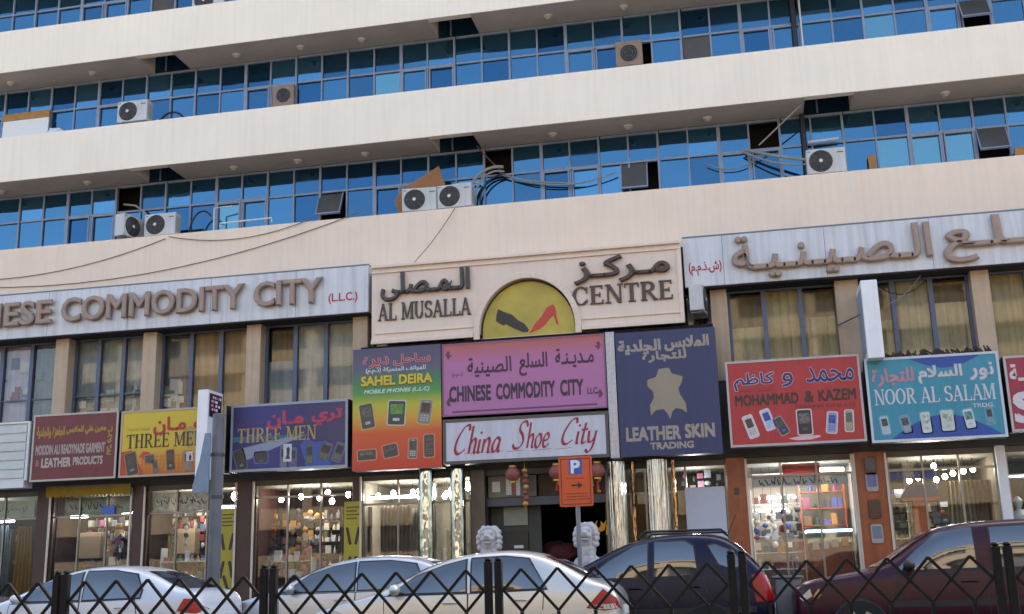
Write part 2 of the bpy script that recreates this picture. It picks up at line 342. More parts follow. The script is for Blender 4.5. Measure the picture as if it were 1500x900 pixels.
# ------------------------------------------------------------------ the building
X0, X1 = -27.0, 14.0
bld = thing('office_building', 'long office block with cream floor bands, blue mirror windows and shops at street level', 'building', (-6, 0, 0))
def part(name): return name
bands = [(12.63, 14.0), (16.08, 17.42), (19.52, 20.9)]
NOTCH = [(-16.4, -15.22), (-7.62, -6.42), (2.14, 3.32), (11.9, 13.1), (-25.2, -24.0)]
def slab(zb, zt, nm='spandrel_band'):
    b = MB(); b.box(X0, X1, -.004, .22, zb, zt + .0)
    xs = sorted([X0, X1] + [v for n in NOTCH for v in n]); 
    for i in range(len(xs) - 1):
        inn = any(abs(xs[i] - n[0]) < 1e-6 for n in NOTCH)
        b.box(xs[i], xs[i + 1], .2204, 1.30, zb + (.95 if inn else .012), zt - .07)
    o = b.build(nm, WALL, bld)
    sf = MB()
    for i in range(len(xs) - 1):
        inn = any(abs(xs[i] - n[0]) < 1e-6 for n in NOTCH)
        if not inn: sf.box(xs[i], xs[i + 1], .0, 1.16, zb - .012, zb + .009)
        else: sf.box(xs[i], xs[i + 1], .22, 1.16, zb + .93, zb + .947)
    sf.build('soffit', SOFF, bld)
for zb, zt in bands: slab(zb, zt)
b = MB(); b.box(X0, X1, -.004, .2, 9.0, 10.57); b.box(X0, X1, .2004, 1.3, 9.6, 10.5); b.build('spandrel_band', WALLP, bld)
b = MB(); b.box(X0, X1, 0, .9, 5.5, 5.62); b.box(X0, X1, 0, .25, 3.75, 5.5); b.box(X0, X1, .03, .9, 7.9, 9.0); b.build('fascia', GREYW, bld)
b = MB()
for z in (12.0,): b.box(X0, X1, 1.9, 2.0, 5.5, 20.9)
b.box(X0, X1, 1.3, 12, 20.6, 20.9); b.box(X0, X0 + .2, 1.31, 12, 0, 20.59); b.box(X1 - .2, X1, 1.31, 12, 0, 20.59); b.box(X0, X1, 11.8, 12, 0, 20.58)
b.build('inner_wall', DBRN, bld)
# expansion joint on the band, faint vertical render line
b = MB(); b.box(3.02, 3.05, -.009, -.003, 9.13, 10.57); b.build('joint_cover', mat('joint_white', '#d8d0c6', .7), bld)

# windows: units two lights wide, two high
LX = -20.55; PW = .788
FLOORS = [(10.57, 12.63), (14.0, 16.08), (17.42, 19.52)]
SPECIAL = {}                                # (floor, column, row) -> what is there instead of blue glass
def cidx(x): return int(math.floor((x - LX) / PW))
for fl, x, row, k in [(0, -17.1, 1, 'brown'), (0, -6.15, 1, 'brown'), (0, .85, 1, 'brown'), (0, -10.75, 0, 'sash'), (0, -2.3, 0, 'sash'), (0, -.75, 0, 'dull'), (0, 6.65, 0, 'sash'),
                      (1, -.7, 0, 'grey'), (1, 6.6, 0, 'sash'), (1, -12.2, 0, 'brown'), (1, -2.2, 0, 'brown'), (0, 4.1, 0, 'green'), (0, 4.9, 0, 'green'), (0, 5.7, 0, 'green'), (1, -20.9, 0, 'brown'), (1, -20.1, 0, 'brown'), (1, 4.6, 0, 'green'), (2, -16.0, 0, 'grey'), (0, -14.6, 0, 'dull'), (0, -8.6, 0, 'dull')]:
    SPECIAL[(fl, cidx(x), row)] = k
GREYP = mat('grey_metal_sheet', '#4d4b4a', .6, .2, var=.2)
yw = 1.2
for fl, (zb, zt) in enumerate(FLOORS):
    zm = zb + 1.22
    for u in range(-4, 20):
        c0 = u * 2 + (1 if fl == 1 else 0); xa = LX + c0 * PW; xb = xa + 2 * PW
        f = MB(); dbl = (u % 3 == 1)
        f.box(xa - .028, xa + (.06 if dbl else .028), yw - .06, yw + .05, zb - .06, zt - .03)
        f.box(xa + PW - .022, xa + PW + .022, yw - .05, yw + .05, zb - .06, zt - .03)
        f.box(xa + .06, xb - .03, yw - .055, yw + .045, zm - .026, zm + .026)
        f.box(xa + .06, xb - .03, yw - .057, yw + .043, zt - .09, zt - .031)
        if dbl:                                                     # an opening pair: heavier inner frame
            for q in range(2):
                a = xa + q * PW + .05; d = xa + (q + 1) * PW - .03
                f.box(a, a + .035, yw - .075, yw, zb - .05, zm - .03); f.box(d - .035, d, yw - .075, yw, zb - .05, zm - .03); f.box(a + .036, d - .036, yw - .073, yw, zm - .075, zm - .032)
        wn = f.build('window', ALU, bld)
        p = MB(); p.cur = 0
        for q in range(2):
            for row in range(2):
                k = SPECIAL.get((fl, c0 + q, row)); a = xa + q * PW + .02; d = a + PW - .04
                z0, z1 = (zb - .08, zm) if row == 0 else (zm, zt + (.0))
                p.cur = 0
                if k in ('brown', 'sash'): continue
                if k == 'green': p.cur = 2
                elif k == 'dull': p.cur = 1
                elif k == 'grey': p.cur = 5
                else: p.cur = random.choices((0, 1, 2, 3, 4), (55, 14, 2, 14, 15))[0]
                t1, t2, t3 = (random.uniform(-.011, .011) for _ in range(3))
                p.quad((a, yw + t1, z0), (d, yw + t2, z0), (d, yw + t2 + t3, z1), (a, yw + t1 + t3, z1))
        if p.f: p.build('pane', BG + [GREYP], wn, recalc=False)
# glass that carries on up into the notches of each soffit
for zb, zt in bands:
    for a, d in NOTCH:
        f = MB(); f.box(a + .35, a + .39, yw - .05, yw + .04, zb + .03, zb + .95); wn = f.build('transom_window', ALU, bld)
        p = MB(); p.quad((a, yw, zb), (d, yw, zb), (d, yw, zb + .95), (a, yw, zb + .95)); p.build('pane', BG[1], wn, recalc=False)
# opened top-hung sashes
for x, z1, z0, tl, fl in [(-10.77, 11.72, 11.0, 24, 0), (-2.3, 11.75, 11.0, 14, 0), (6.62, 11.8, 11.04, 26, 0), (6.6, 15.3, 14.62, 30, 1)]:
    s = MB(); s.box(x - .36, x + .36, yw - .02, yw + .02, z0, z1); s.rot(0, (x, yw, z1), R(-tl), 'X')
    o = s.build('open_sash', GREYP, bld, bevel=.01)
    e = MB()
    for sx in (-.36, .33): e.box(x + sx, x + sx + .03, yw - .035, yw + .025, z0 - .01, z1 + .01)
    e.box(x - .33, x + .33, yw - .034, yw + .024, z0 - .01, z0 + .03); e.rot(0, (x, yw, z1), R(-tl), 'X'); e.build('frame', ALU, o)

# mezzanine: columns, windows, blinds
COLX = [-24.3, -21.2, -18.04, -15.42, -12.43, -9.48, -6.5, -3.5, -.33, 2.68, 5.68, 8.7, 11.7]
for x in COLX:
    b = MB(); wd = .2 if abs(x - 2.68) > .1 else .27
    b.box(x - wd, x + wd, -.012, .42, 5.6, 7.91); b.build('column', COLM, bld, bevel=.008)
BL = lambda c: mat('blind_%d_%d_%d' % c, '#%02x%02x%02x' % c, .8, var=.25, scale=1.4, streak=.3)
DIMB = (80, 73, 74)
BAYS = [((64, 64, 76), (84, 78, 87), (102, 98, 108)), ((182, 173, 207), (200, 188, 212), (133, 134, 143)), ((156, 168, 172), (168, 176, 176), (178, 184, 188)), ((92, 97, 101), (184, 156, 116), (174, 144, 104)), ((149, 163, 174), (178, 184, 182), (186, 188, 182)), (DIMB,) * 3, (DIMB,) * 3, (DIMB,) * 3,
        ((190, 177, 140), (188, 173, 132), (180, 164, 124)), ((182, 170, 132), (190, 176, 142), (192, 178, 148)), ((182, 168, 126), (184, 170, 132), (174, 162, 128)), ((190, 174, 116),) * 3]
for i in range(len(COLX) - 1):
    a, d = COLX[i] + .2, COLX[i + 1] - .2; n = 3; pw = (d - a) / n
    f = MB()
    f.box(a, d, .30, .40, 5.60, 5.68); f.box(a, d, .30, .40, 7.80, 7.9); f.box(a + .001, a + .07, .302, .398, 5.68, 7.8); f.box(d - .07, d - .001, .302, .398, 5.68, 7.8)
    for q in range(1, n): f.box(a + q * pw - .055, a + q * pw + .055, .29, .40, 5.681, 7.799)
    if i in (1, 2): f.box(a + .07, d - .07, .32, .39, 6.25, 6.29)
    wn = f.build('mezzanine_window', METZ, bld)
    p = MB(); p.quad((a, .36, 5.6), (d, .36, 5.6), (d, .36, 7.9), (a, .36, 7.9)); p.build('pane', MGL, wn, recalc=False)
    for q in range(n):
        c = MB(); m = 14; xa = a + q * pw; ztop = 7.85; zlow = 5.6
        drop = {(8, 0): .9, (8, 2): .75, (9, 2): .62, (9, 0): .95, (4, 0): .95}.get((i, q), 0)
        vs = []
        for k in range(m + 1):
            xx = xa + pw * k / m; yy = .47 + .02 * math.sin(k * (1.7 + .5 * ((i * 3 + q) % 3)) + i * 2 + q) * (1 if i > 6 else .15) * (.4 + abs(math.sin(k * .5 + i + q)))
            vs += [(xx, yy, zlow), (xx, yy + random.uniform(-.01, .01), ztop - drop)]
        c.add(vs, [(2 * k, 2 * k + 2, 2 * k + 3, 2 * k + 1) for k in range(m)]); c.build('blind', BL(BAYS[i][q]), wn, smooth=True, recalc=False)
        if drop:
            c = MB(); c.box(xa, xa + pw, .75, .76, ztop - drop - .1, ztop); c.build('pane_top_shade', BL((133, 116, 76)), wn)  # added darker sheet paints shade across the top of the pane
    if i in (1, 2, 3):                     # stock and papers stacked against the glass
        c = MB(); pal = ['#a9a0b8', '#8a3a48', '#c9c7c2', '#4a4f78', '#6f8576']
        mats = [mat('paper_' + h[1:], h, .8, var=.3, scale=9) for h in pal]
        for k in range(26 if i != 3 else 14):
            c.cur = random.randrange(5) if i == 1 else random.choice((2, 2, 4)); xa = random.uniform(a + .05, (d if i != 3 else a + .7) - .3); z = random.uniform(5.62, 7.2 if i == 1 else 6.3)
            c.box(xa, xa + random.uniform(.1, .3), .40 + .001 * k, .41 + .001 * k, z, z + random.uniform(.06, .35))
        c.build('poster', mats, wn)
for bayx in (-.33, 2.68):                  # lit tube seen through the curtained windows
    pass

# shopfront pillars at street level, lintels, party walls and ceilings
BRN = mat('brown_pillar', '#3a2019', .5, var=.35, scale=3)
ORN = mat('orange_laminate', '#8c4622', .4, var=.35, scale=2, streak=.3)
STN = mat('brown_marble', '#4b4238', .35, var=.35, scale=3)
PIL = [(-21.9, -21.5, BRN), (-18.4, -18.02, BRN), (-15.62, -15.3, BRN), (-12.72, -12.28, BRN), (-9.62, -9.42, BRN), (-6.6, -6.24, STN), (-.44, .0, ORN), (2.42, 3.16, ORN), (5.52, 5.72, WHT), (8.6, 8.9, BRN), (11.8, 12.1, BRN), (-25.2, -24.8, BRN)]
for a, d, m in PIL:
    b = MB(); b.box(a, d, -.1, .25, .15, 3.75); b.build('pillar', m, bld, bevel=.01)
for x in (-18.0, -15.66, -15.28, -12.74, -12.26, -9.4, .02, 2.4, 2.44, 3.14): b = MB(); b.box(x - .025, x + .025, -.135, -.102, .15, 3.7); b.build('pillar_trim', mat('pale_trim', '#b9aea2', .4, .2, var=.1), bld)
b = MB(); b.box(X0, X1, .05, 6, 3.6, 3.74); b.build('shop_ceiling', mat('ceiling_board', '#6a675f', .8, var=.2), bld)
b = MB(); b.box(X0, X1, .052, 6, .06, .154); b.build('shop_floor', FLO, bld)
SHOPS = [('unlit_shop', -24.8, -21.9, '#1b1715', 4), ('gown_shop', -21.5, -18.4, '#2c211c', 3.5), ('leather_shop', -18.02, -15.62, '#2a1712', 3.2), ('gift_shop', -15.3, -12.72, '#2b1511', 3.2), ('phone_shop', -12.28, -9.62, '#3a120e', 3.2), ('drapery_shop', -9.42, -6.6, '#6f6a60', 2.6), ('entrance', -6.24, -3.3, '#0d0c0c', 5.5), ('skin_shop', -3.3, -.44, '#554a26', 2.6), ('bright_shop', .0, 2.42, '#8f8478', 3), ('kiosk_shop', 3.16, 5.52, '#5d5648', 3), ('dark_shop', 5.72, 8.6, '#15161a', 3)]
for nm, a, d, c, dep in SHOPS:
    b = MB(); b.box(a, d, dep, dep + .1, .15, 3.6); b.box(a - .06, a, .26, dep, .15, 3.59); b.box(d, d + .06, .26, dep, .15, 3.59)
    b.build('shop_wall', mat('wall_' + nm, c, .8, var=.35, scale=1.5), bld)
FRM = mat('shop_frame', '#7d7a74', .35, .7, var=.15)
for nm, a, d, c, dep in SHOPS:
    if nm in ('entrance',): continue
    f = MB(); n = 3 if d - a > 2.2 else 2; pw = (d - a) / n
    tz = 3.02 if nm not in ('phone_shop', 'bright_shop', 'kiosk_shop') else 3.3
    for q in range(n + 1): xq = min(max(a + q * pw, a + .025), d - .025); f.box(xq - .022, xq + .022, .02, .08, .15, 3.6)
    f.box(a + .03, d - .03, .021, .079, tz - .025, tz + .025); f.box(a + .03, d - .03, .021, .079, .15, .28)
    sf = f.build('shopfront', FRM, bld)
    p = MB(); p.quad((a, .05, .15), (d, .05, .15), (d, .05, 3.6), (a, .05, 3.6)); p.build('pane', GLS, sf, recalc=False)
    if nm not in ('drapery_shop', 'unlit_shop', 'dark_shop', 'gown_shop'):
        h = MB(); h.tube([(a + pw + .1, -.02, 1.0), (a + pw + .1, -.05, 1.05), (a + pw + .1, -.05, 1.45), (a + pw + .1, -.02, 1.5)], .015); h.build('door_handle', STEEL, sf, smooth=True)
# entrance: stone jambs, lintel, side wall with door
b = MB(); b.box(-6.24, -3.3, .16, .34, 2.86, 3.06); b.build('lintel', mat('grey_lintel', '#55565c', .6, var=.2), bld)
b = MB(); b.box(-6.23, -4.98, .5, .6, .155, 3.58); b.build('entrance_wall', mat('grey_green_wall', '#3f3f38', .7, var=.25, scale=2), bld)
b = MB(); b.box(-5.85, -5.3, .44, .497, .155, 2.25); b.build('entrance_door', mat('dark_door', '#221d18', .5, var=.3), bld)
b = MB(); b.box(-5.65, -5.42, .42, .438, 1.85, 1.92); b.build('door_plate', WHT, bld)
b = MB(); b.box(-5.9, -5.3, .45, .497, 2.4, 2.85); b.build('notice_board', mat('pale_panel', '#84877a', .6, var=.15), bld)
b = MB(); b.box(-6.2, -5.0, .12, .2, 3.07, 3.58); b.cur = 1
for x0_, x1_, za, zb2 in [(-5.75, -5.62, 3.12, 3.5), (-5.5, -5.4, 3.1, 3.52), (-6.1, -5.9, 3.2, 3.45)]: b.box(x0_, x1_, .105, .119, za, zb2)
b.build('transom_panel', [mat('transom_grey', '#5f625e', .4, var=.4, scale=3), mat('paper_white', '#c8cac6', .7)], bld)
b = MB(); b.box(-4.96, -3.32, .2, .3, 3.07, 3.58); b.build('transom_panel', mat('carved_wood', '#3d2418', .6, var=.5, scale=9, bump=.6, bscale=14), bld)
gold = mat('gold_leaf', '#a37c1e', .35, .6, var=.3, scale=8)
for k in range(16):
    gl = MB(); x = random.uniform(-4.5, -3.4); z = random.uniform(3.1, 3.5); gl.ball((x, .17, z), (.05, .03, .07), 8, 6); gl.build('ornament', gold, bld, smooth=True)
gl = MB()
for k, (x, z) in enumerate([(-3.52, 2.2), (-3.4, 2.3), (-3.28, 2.22), (-3.62, 2.3), (-3.2, 2.28)]): gl.prism([(x - .07, z - .14), (x + .02, z - .1), (x + .08, z + .14), (x, z + .04), (x - .06, z + .12)], .1, .14)
gl.build('gold_character', gold, bld)
# ------------------------------------------------------------------ long fascia signs
CLAD = mat('silver_cladding', '#c2c4c6', .5, .15, var=.06, scale=1.2, streak=.22)
LETB = mat('bronze_letter', '#927d6d', .5, .05, var=.15, scale=6)
DRED = mat('red_vinyl', '#a01c34', .5)
def long_sign(name, label, x0, x1):
    t = thing(name, label, 'sign', ((x0 + x1) / 2, -.3, 7.9))
    b = MB(); b.box(x0, x1, -.3, -.01, 7.88, 9.13); b.build('panel', CLAD, t, bevel=.012)
    b = MB(); b.box(x0, x1, -.31, -.012, 9.131, 9.16)
    x = x0 + .95
    while x < x1 - .5: b.box(x - .006, x + .006, -.3035, -.298, 7.89, 9.12); x += 2.4
    b.build('panel_joint', mat('joint_grey', '#6d7480', .6), t)
    b = MB(); b.box(x0, x1, -.29, .3, 7.84, 7.875); b.build('shaded_underside', mat('under_sign_shade', '#1d1a1a', .9, var=.4), t)  # near-black plate carries the soffit shadow below the sign in its colour
    return t
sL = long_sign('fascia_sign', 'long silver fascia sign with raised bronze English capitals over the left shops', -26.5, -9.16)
for wd, a, d in [('CHINESE', -22.15, -18.2), ('COMMODITY', -17.85, -12.6), ('CITY', -12.25, -10.42)]: text(wd, a, d, 8.22, 8.86, -.36, LETB, sL, ext=.07, bev=.028)
text('(L.L.C.)', -10.24, -9.46, 8.16, 8.44, -.302, DRED, sL, bold=.02)
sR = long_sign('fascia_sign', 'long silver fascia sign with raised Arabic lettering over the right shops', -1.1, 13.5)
text('الـصـيـنـيـة', .08, 4.62, 7.98, 9.0, -.36, LETB, sR, ext=.06, bev=.03, arabic=True)
text('الـسـلـع', 4.92, 8.6, 7.98, 9.02, -.36, LETB, sR, ext=.06, bev=.03, arabic=True)
text('مـديـنـة', 9.1, 12.8, 7.98, 9.02, -.36, LETB, sR, ext=.06, bev=.03, arabic=True)
text('(ش.ذ.م.م)', -.98, -.2, 8.16, 8.5, -.302, DRED, sR, bold=.02, arabic=True)

# ------------------------------------------------------------------ arched centre panel
PINK = mat('panel_render', '#d8c6b4', .8, var=.04, scale=1, streak=.05)
t = thing('arched_sign', 'cream name panel with a half-round shoe picture above the entrance', 'sign', (-5.05, -.5, 7.0))
cx, cz, ra = -4.99, 7.1, 1.22
x0, x1, z0, z1 = -9.0, -1.15, 7.06, 8.95
P = [(x0, z0), (cx - ra, z0)] + arc(cx, cz, ra, ra + .08, 180, 0, 28) + [(cx + ra, z0), (x1, z0), (x1, z1), (x0, z1)]
b = MB(); b.prism(P, -.5, -.02); b.build('panel', PINK, t)
b = MB(); o = arc(cx, cz, ra + .13, ra + .2, 180, 0, 30); i = arc(cx, cz, ra - .02, ra + .06, 180, 0, 30)
for q in range(30): b.prism([i[q], o[q], o[q + 1], i[q + 1]], -.56 - .0005 * (q % 2), -.49)
b.box(cx - ra - .13, cx - ra + .02, -.56, -.49, 6.9, 7.1); b.box(cx + ra - .02, cx + ra + .13, -.56, -.49, 6.9, 7.1)
b.box(x0, x1, -.58, -.49, z1 - .004, z1 + .07); b.box(x0, x1, -.54, -.49, z1 - .14, z1 - .1)
b.box(x0, cx - ra - .14, -.58, -.49, z0 - .1, z0 + .01); b.box(cx + ra + .14, x1, -.58, -.49, z0 - .1, z0 + .01)
b.box(x0 + .1, cx - ra - .14, -.53, -.49, z0 + .16, z0 + .2); b.box(cx + ra + .14, x1 - .1, -.53, -.49, z0 + .16, z0 + .2)
b.box(x1 - .1, x1 + .003, -.541, -.49, z0 + .02, z1 - .15); b.build('moulding', PINK, t, bevel=.008)
b = MB(); rr = ra - .06; b.prism([(cx - rr, 6.93)] + arc(cx, cz, rr, rr + .08, 180, 0, 24) + [(cx + rr, 6.93)], -.34, -.3)
YB = mat('yellow_board', '#b3a13c', .4, var=.3, scale=.9); yb = b.build('picture_board', YB, t)
b = MB(); b.box(cx - rr - .02, cx + rr + .02, -.4, -.32, 6.9, 6.95); b.build('board_edge', mat('cream_edge', '#c2b690', .6), t)
fx = lambda px, py: (cx - 1.09 + (px - 618) / 400 * 2.18, 6.95 + (585 - py + (px - 618) * -.065) / 222 * 1.32)
sh = [fx(*p) for p in [(680, 458), (708, 470), (745, 482), (770, 505), (800, 520), (820, 545), (815, 556), (790, 556), (750, 540), (715, 522), (702, 528), (668, 510), (672, 480)]]
b = MB(); b.prism(sh, -.352, -.342); b.build('shoe_picture', mat('black_print', '#26241f', .5), yb)
hh = [fx(*p) for p in [(822, 560), (850, 520), (880, 490), (905, 452), (935, 438), (945, 452), (948, 485), (957, 522), (948, 524), (936, 482), (915, 500), (895, 525), (865, 545)]]
b = MB(); b.prism(hh, -.352, -.342); b.build('shoe_picture', mat('red_print', '#b8372c', .5), yb)
GUN = mat('gunmetal_letter', '#43413e', .4, .5, var=.2, scale=8); BRZ = mat('bronze_dark_letter', '#4a3a33', .45, .3, var=.2, scale=8)
text('الـمـصلى', -8.72, -6.42, 8.06, 8.76, -.54, GUN, t, ext=.07, bev=.02, arabic=True)
serif('AL MUSALLA', -8.82, -6.4, 7.56, 8.0, -.5, GUN, t, ext=.045, k=1.05)
text('مـركـز', -3.74, -1.45, 8.1, 8.75, -.54, BRZ, t, ext=.07, bev=.02, arabic=True)
serif('CENTRE', -3.84, -1.36, 7.58, 8.05, -.5, BRZ, t, ext=.045, k=1.15)
b = MB(); b.box(-9.3, -.5, -.45, -.02, 6.82, 6.92); b.build('shaded_underside', DARK, t)  # near-black slab paints the shade of the gap under the panel

# ------------------------------------------------------------------ shop signs
DIM = .80                                # printed sheets, faded by the sun
def sign_box(name, label, x0, x1, z0, z1, panel, frame, bw=.05, y=-.9, depth=.38):
    t = thing(name, label, 'sign', ((x0 + x1) / 2, y, z0))
    b = MB(); b.box(x0, x1, y + .012, y + depth, z0, z1); b.build('box', mat('sign_case', '#3c3c40', .5, .4, var=.2), t, bevel=.01)
    b = MB(); b.box(x0 + bw * .5, x1 - bw * .5, y, y + .011, z0 + bw * .5, z1 - bw * .5); b.build('panel', panel, t)
    if bw:
        b = MB(); b.box(x0, x1, y - .014, y + .011, z0, z0 + bw); b.box(x0, x1, y - .014, y + .011, z1 - bw, z1)
        b.box(x0, x0 + bw, y - .0135, y + .0105, z0 + bw, z1 - bw); b.box(x1 - bw, x1, y - .0135, y + .0105, z0 + bw, z1 - bw); b.build('frame', frame, t)
    b = MB(); nb = 3
    for k in range(nb): xx = x0 + (x1 - x0) * (k + .5) / nb; b.box(xx - .03, xx + .03, y + depth, .0, z1 - .3, z1 - .24)
    b.build('bracket', STEEL, t)
    t['r'] = (x0, x1, z0, z1, y)
    return t
def UV(t, u, v): x0, x1, z0, z1, y = t['r']; return x0 + (x1 - x0) * u, z1 - (z1 - z0) * v
def tx(t, body, u0, u1, v0, v1, m, **k):
    a, zt = UV(t, u0, v0); d, zb = UV(t, u1, v1); off = k.pop('off', .004); f = k.pop('fn', text)
    return f(body, a, d, zb, zt, t['r'][4] - off, m, t, **k)
PB = lambda h: mat('print_' + h, '#' + h, .45, var=.15, scale=12)
def rrect(cx, cz, w, h, rd, tilt):
    pts = []
    for sx, sz, a in ((1, 1, 0), (-1, 1, 90), (-1, -1, 180), (1, -1, 270)):
        for k in range(4): an = R(a + 30 * k); pts.append((sx * (w / 2 - rd) + rd * math.cos(an), sz * (h / 2 - rd) + rd * math.sin(an)))
    c, s = math.cos(R(tilt)), math.sin(R(tilt))
    return [(cx + x * c - z * s, cz + x * s + z * c) for x, z in pts]
def phone(t, u, v, w, h, tilt, body, scr, key, glow='d8d0c8', off=.003, keys=True):
    x, z = UV(t, u, v); y = t['r'][4] - off; b = MB(); c, s = math.cos(R(tilt)), math.sin(R(tilt)); L = lambda a, q: (x + a * c - q * s, z + a * s + q * c)
    b.cur = 0; b.prism(rrect(x, z, w + .05, h + .05, .05, tilt), y, y + .002); b.cur = 1; b.prism(rrect(x, z, w, h, .04, tilt), y - .0015, y)
    b.cur = 2; b.prism(rrect(*L(0, h * .16), w * .76, h * .42, .015, tilt), y - .003, y - .0015); b.cur = 3
    if keys:
        for r in range(3):
            for k in range(3): b.prism(rrect(*L((k - 1) * w * .26, -h * (.16 + .1 * r)), w * .18, h * .06, .005, tilt), y - .003, y - .0015)
        b.prism(rrect(*L(0, h * .43), w * .4, h * .025, .004, tilt), y - .003, y - .0015)
    else: b.prism(rrect(*L(0, -h * .28), w * .4, h * .12, .02, tilt), y - .003, y - .0015)
    return b.build('phone_picture', [PB(glow), PB(body), mat('screen_' + scr, '#' + scr, .35, var=.8, scale=16), PB(key)], t)
def blob(t, pts, m, off, name='print'):
    b = MB(); y = t['r'][4] - off; b.prism([UV(t, *p) for p in pts], y, y + .0012); return b.build(name, m, t)

WF = mat('white_frame', '#bcb2ae', .5, var=.1); GF = mat('grey_frame', '#8f9aac', .4, .4, var=.1); DGF = mat('dark_grey_frame', '#57534f', .5, .3, var=.15)
# red phone shop
t = sign_box('shop_sign', 'red sign with white border, Arabic above black MOHAMMAD & KAZEM and five phones', -.28, 2.71, 3.9, 5.88, mat('red_panel', '#b32a30', .4, streak=.14, bump=.25, bscale=2, var=.12, scale=1.2), WF)
for m, bd, of in ((PB('cfc0cc'), .045, .004), (PB('2a2768'), .012, .009)):
    tx(t, 'محمد', .60, .95, .12, .30, m, bold=bd, arabic=True, off=of); tx(t, 'و', .42, .50, .17, .33, m, bold=bd, arabic=True, off=of); tx(t, 'كاظم', .06, .36, .15, .35, m, bold=bd, arabic=True, off=of)
tx(t, 'MOHAMMAD', .06, .53, .405, .525, PB('35211f'), bold=.05); tx(t, '&', .58, .64, .40, .52, PB('35211f'), bold=.05); tx(t, 'KAZEM', .68, .95, .395, .515, PB('35211f'), bold=.05)
tx(t, 'TRADING CO (L.L.C)', .50, .94, .555, .60, PB('5a1f22'), bold=.02); tx(t, 'للتجارة العامة', .06, .34, .335, .375, PB('5a1f22'), arabic=True)
phone(t, .16, .77, .2, .5, 17, 'd5cdd0', '4c3a34', '98949c'); phone(t, .29, .70, .19, .46, 17, 'c3cbe6', '2b4a9c', '9aa6c8'); phone(t, .385, .78, .19, .4, 28, '3b3a42', '4a4850', '4a6ab0', glow='8c8a90', keys=False)
phone(t, .56, .75, .3, .55, 0, '2e2c2e', '6f6a70', '4a4648', keys=False); blob(t, [(.43, .93), (.52, .905), (.66, .905), (.67, .925), (.6, .95), (.5, .955)], PB('dcb9bc'), .0045)
phone(t, .76, .77, .2, .46, -8, '9aa0c8', '35529a', '5c6ea8'); phone(t, .885, .76, .16, .46, -3, '8f8b85', '5b5d58', 'c0b26a')
# teal phone shop
t = sign_box('shop_sign', 'teal sign with white frame, white NOOR AL SALAM and six pale phones', 2.81, 5.66, 3.85, 5.75, mat('teal_panel', '#2b8ea6', .4, streak=.14, bump=.25, bscale=2, var=.1, scale=1), mat('bright_white_frame', '#c6ced2', .5), bw=.055)
NAVY = PB('19489a')
blob(t, [(.34, .03), (.87, .03)] + [(.87 - .53 * k / 10, .03 + .13 * math.sin(math.pi * k / 10)) for k in range(1, 10)], NAVY, .003)
blob(t, [(.14, .975)] + [(.14 + .83 * k / 12, .975 - .27 * math.sin(math.pi * k / 12)) for k in range(1, 12)] + [(.97, .975)], NAVY, .003)
W1 = PB('c9ced2')
for m, bd, of in ((PB('7c99a8'), .06, .004), (W1, .025, .009)):
    tx(t, 'نور', .78, .95, .13, .32, m, bold=bd, arabic=True, off=of); tx(t, 'السلام', .40, .72, .13, .33, m, bold=bd, arabic=True, off=of)
tx(t, 'للتجارة', .05, .36, .13, .34, PB('c08790'), bold=.035, arabic=True, off=.006)
tx(t, 'NOOR AL SALAM', .05, .95, .375, .56, W1, fn=serif, k=1.15)
tx(t, 'TRDG.', .77, .93, .60, .645, W1, bold=.03)
for u, v, w_, h_, tl, bo, sc_ in [(.11, .80, .17, .40, 6, 'b4c4cc', '33404c'), (.265, .80, .18, .38, 10, '7f94a0', '3c4650'), (.415, .79, .2, .46, 3, 'c9d2c9', 'bcc8be'), (.575, .78, .27, .46, 1, 'c4cdc2', 'b4c2b4'), (.735, .77, .2, .42, 8, 'c8d4d6', '5b8a80'), (.885, .75, .13, .36, 4, '5d7f8c', '2b3440')]:
    phone(t, u, v, w_, h_, tl, bo, sc_, 'a8b6bc', glow='57a5b4', keys=w_ < .2)
# crimson sign cut by the edge of the view
t = sign_box('shop_sign', 'crimson sign with white Arabic and a big white S past the teal sign', 5.75, 8.75, 3.95, 5.62, mat('crimson_panel', '#9c2440', .4, streak=.14, bump=.25, bscale=2, var=.1), WF)
tx(t, 'ـة', .035, .13, .12, .33, PB('d6cfd0'), bold=.04, arabic=True); tx(t, 'S', .04, .2, .50, .88, PB('d6cfd0'), bold=.05)
# navy leather sign and the silver strip beside it
t = sign_box('shop_sign', 'tall navy sign with a beige hide shape and LEATHER SKIN TRADING', -2.8, -.46, 3.8, 6.74, mat('navy_panel', '#27335f', .45, streak=.14, bump=.25, bscale=2, var=.1, scale=2), DGF, bw=.0)
BEI = PB('a1968a')
tx(t, 'الملابس', .50, .93, .06, .17, BEI, bold=.05, arabic=True); tx(t, 'الجلدية', .03, .45, .07, .18, BEI, bold=.05, arabic=True); tx(t, 'للتجارة', .27, .70, .17, .255, BEI, bold=.05, arabic=True)
hp = lambda px, py: (.11 + (px - 98) / 430 * .8, .07 + (py - 265) / 545 * .89)
blob(t, [hp(*p) for p in [(265, 415), (320, 410), (335, 440), (392, 458), (385, 485), (365, 515), (372, 545), (400, 590), (402, 635), (378, 618), (345, 610), (325, 628), (312, 665), (300, 635), (280, 612), (240, 615), (212, 640), (208, 590), (232, 555), (230, 525), (200, 495), (203, 465), (250, 452)]], mat('hide_print', '#988d76', .5, var=.06), .004, 'hide_picture')
tx(t, 'LEATHER', .07, .60, .775, .875, BEI, bold=.06); tx(t, 'SKIN', .65, .93, .77, .87, BEI, bold=.06); tx(t, 'TRADING', .30, .72, .90, .95, BEI, bold=.06)
b = MB(); b.box(-3.03, -2.82, -.93, -.55, 3.78, 6.78)
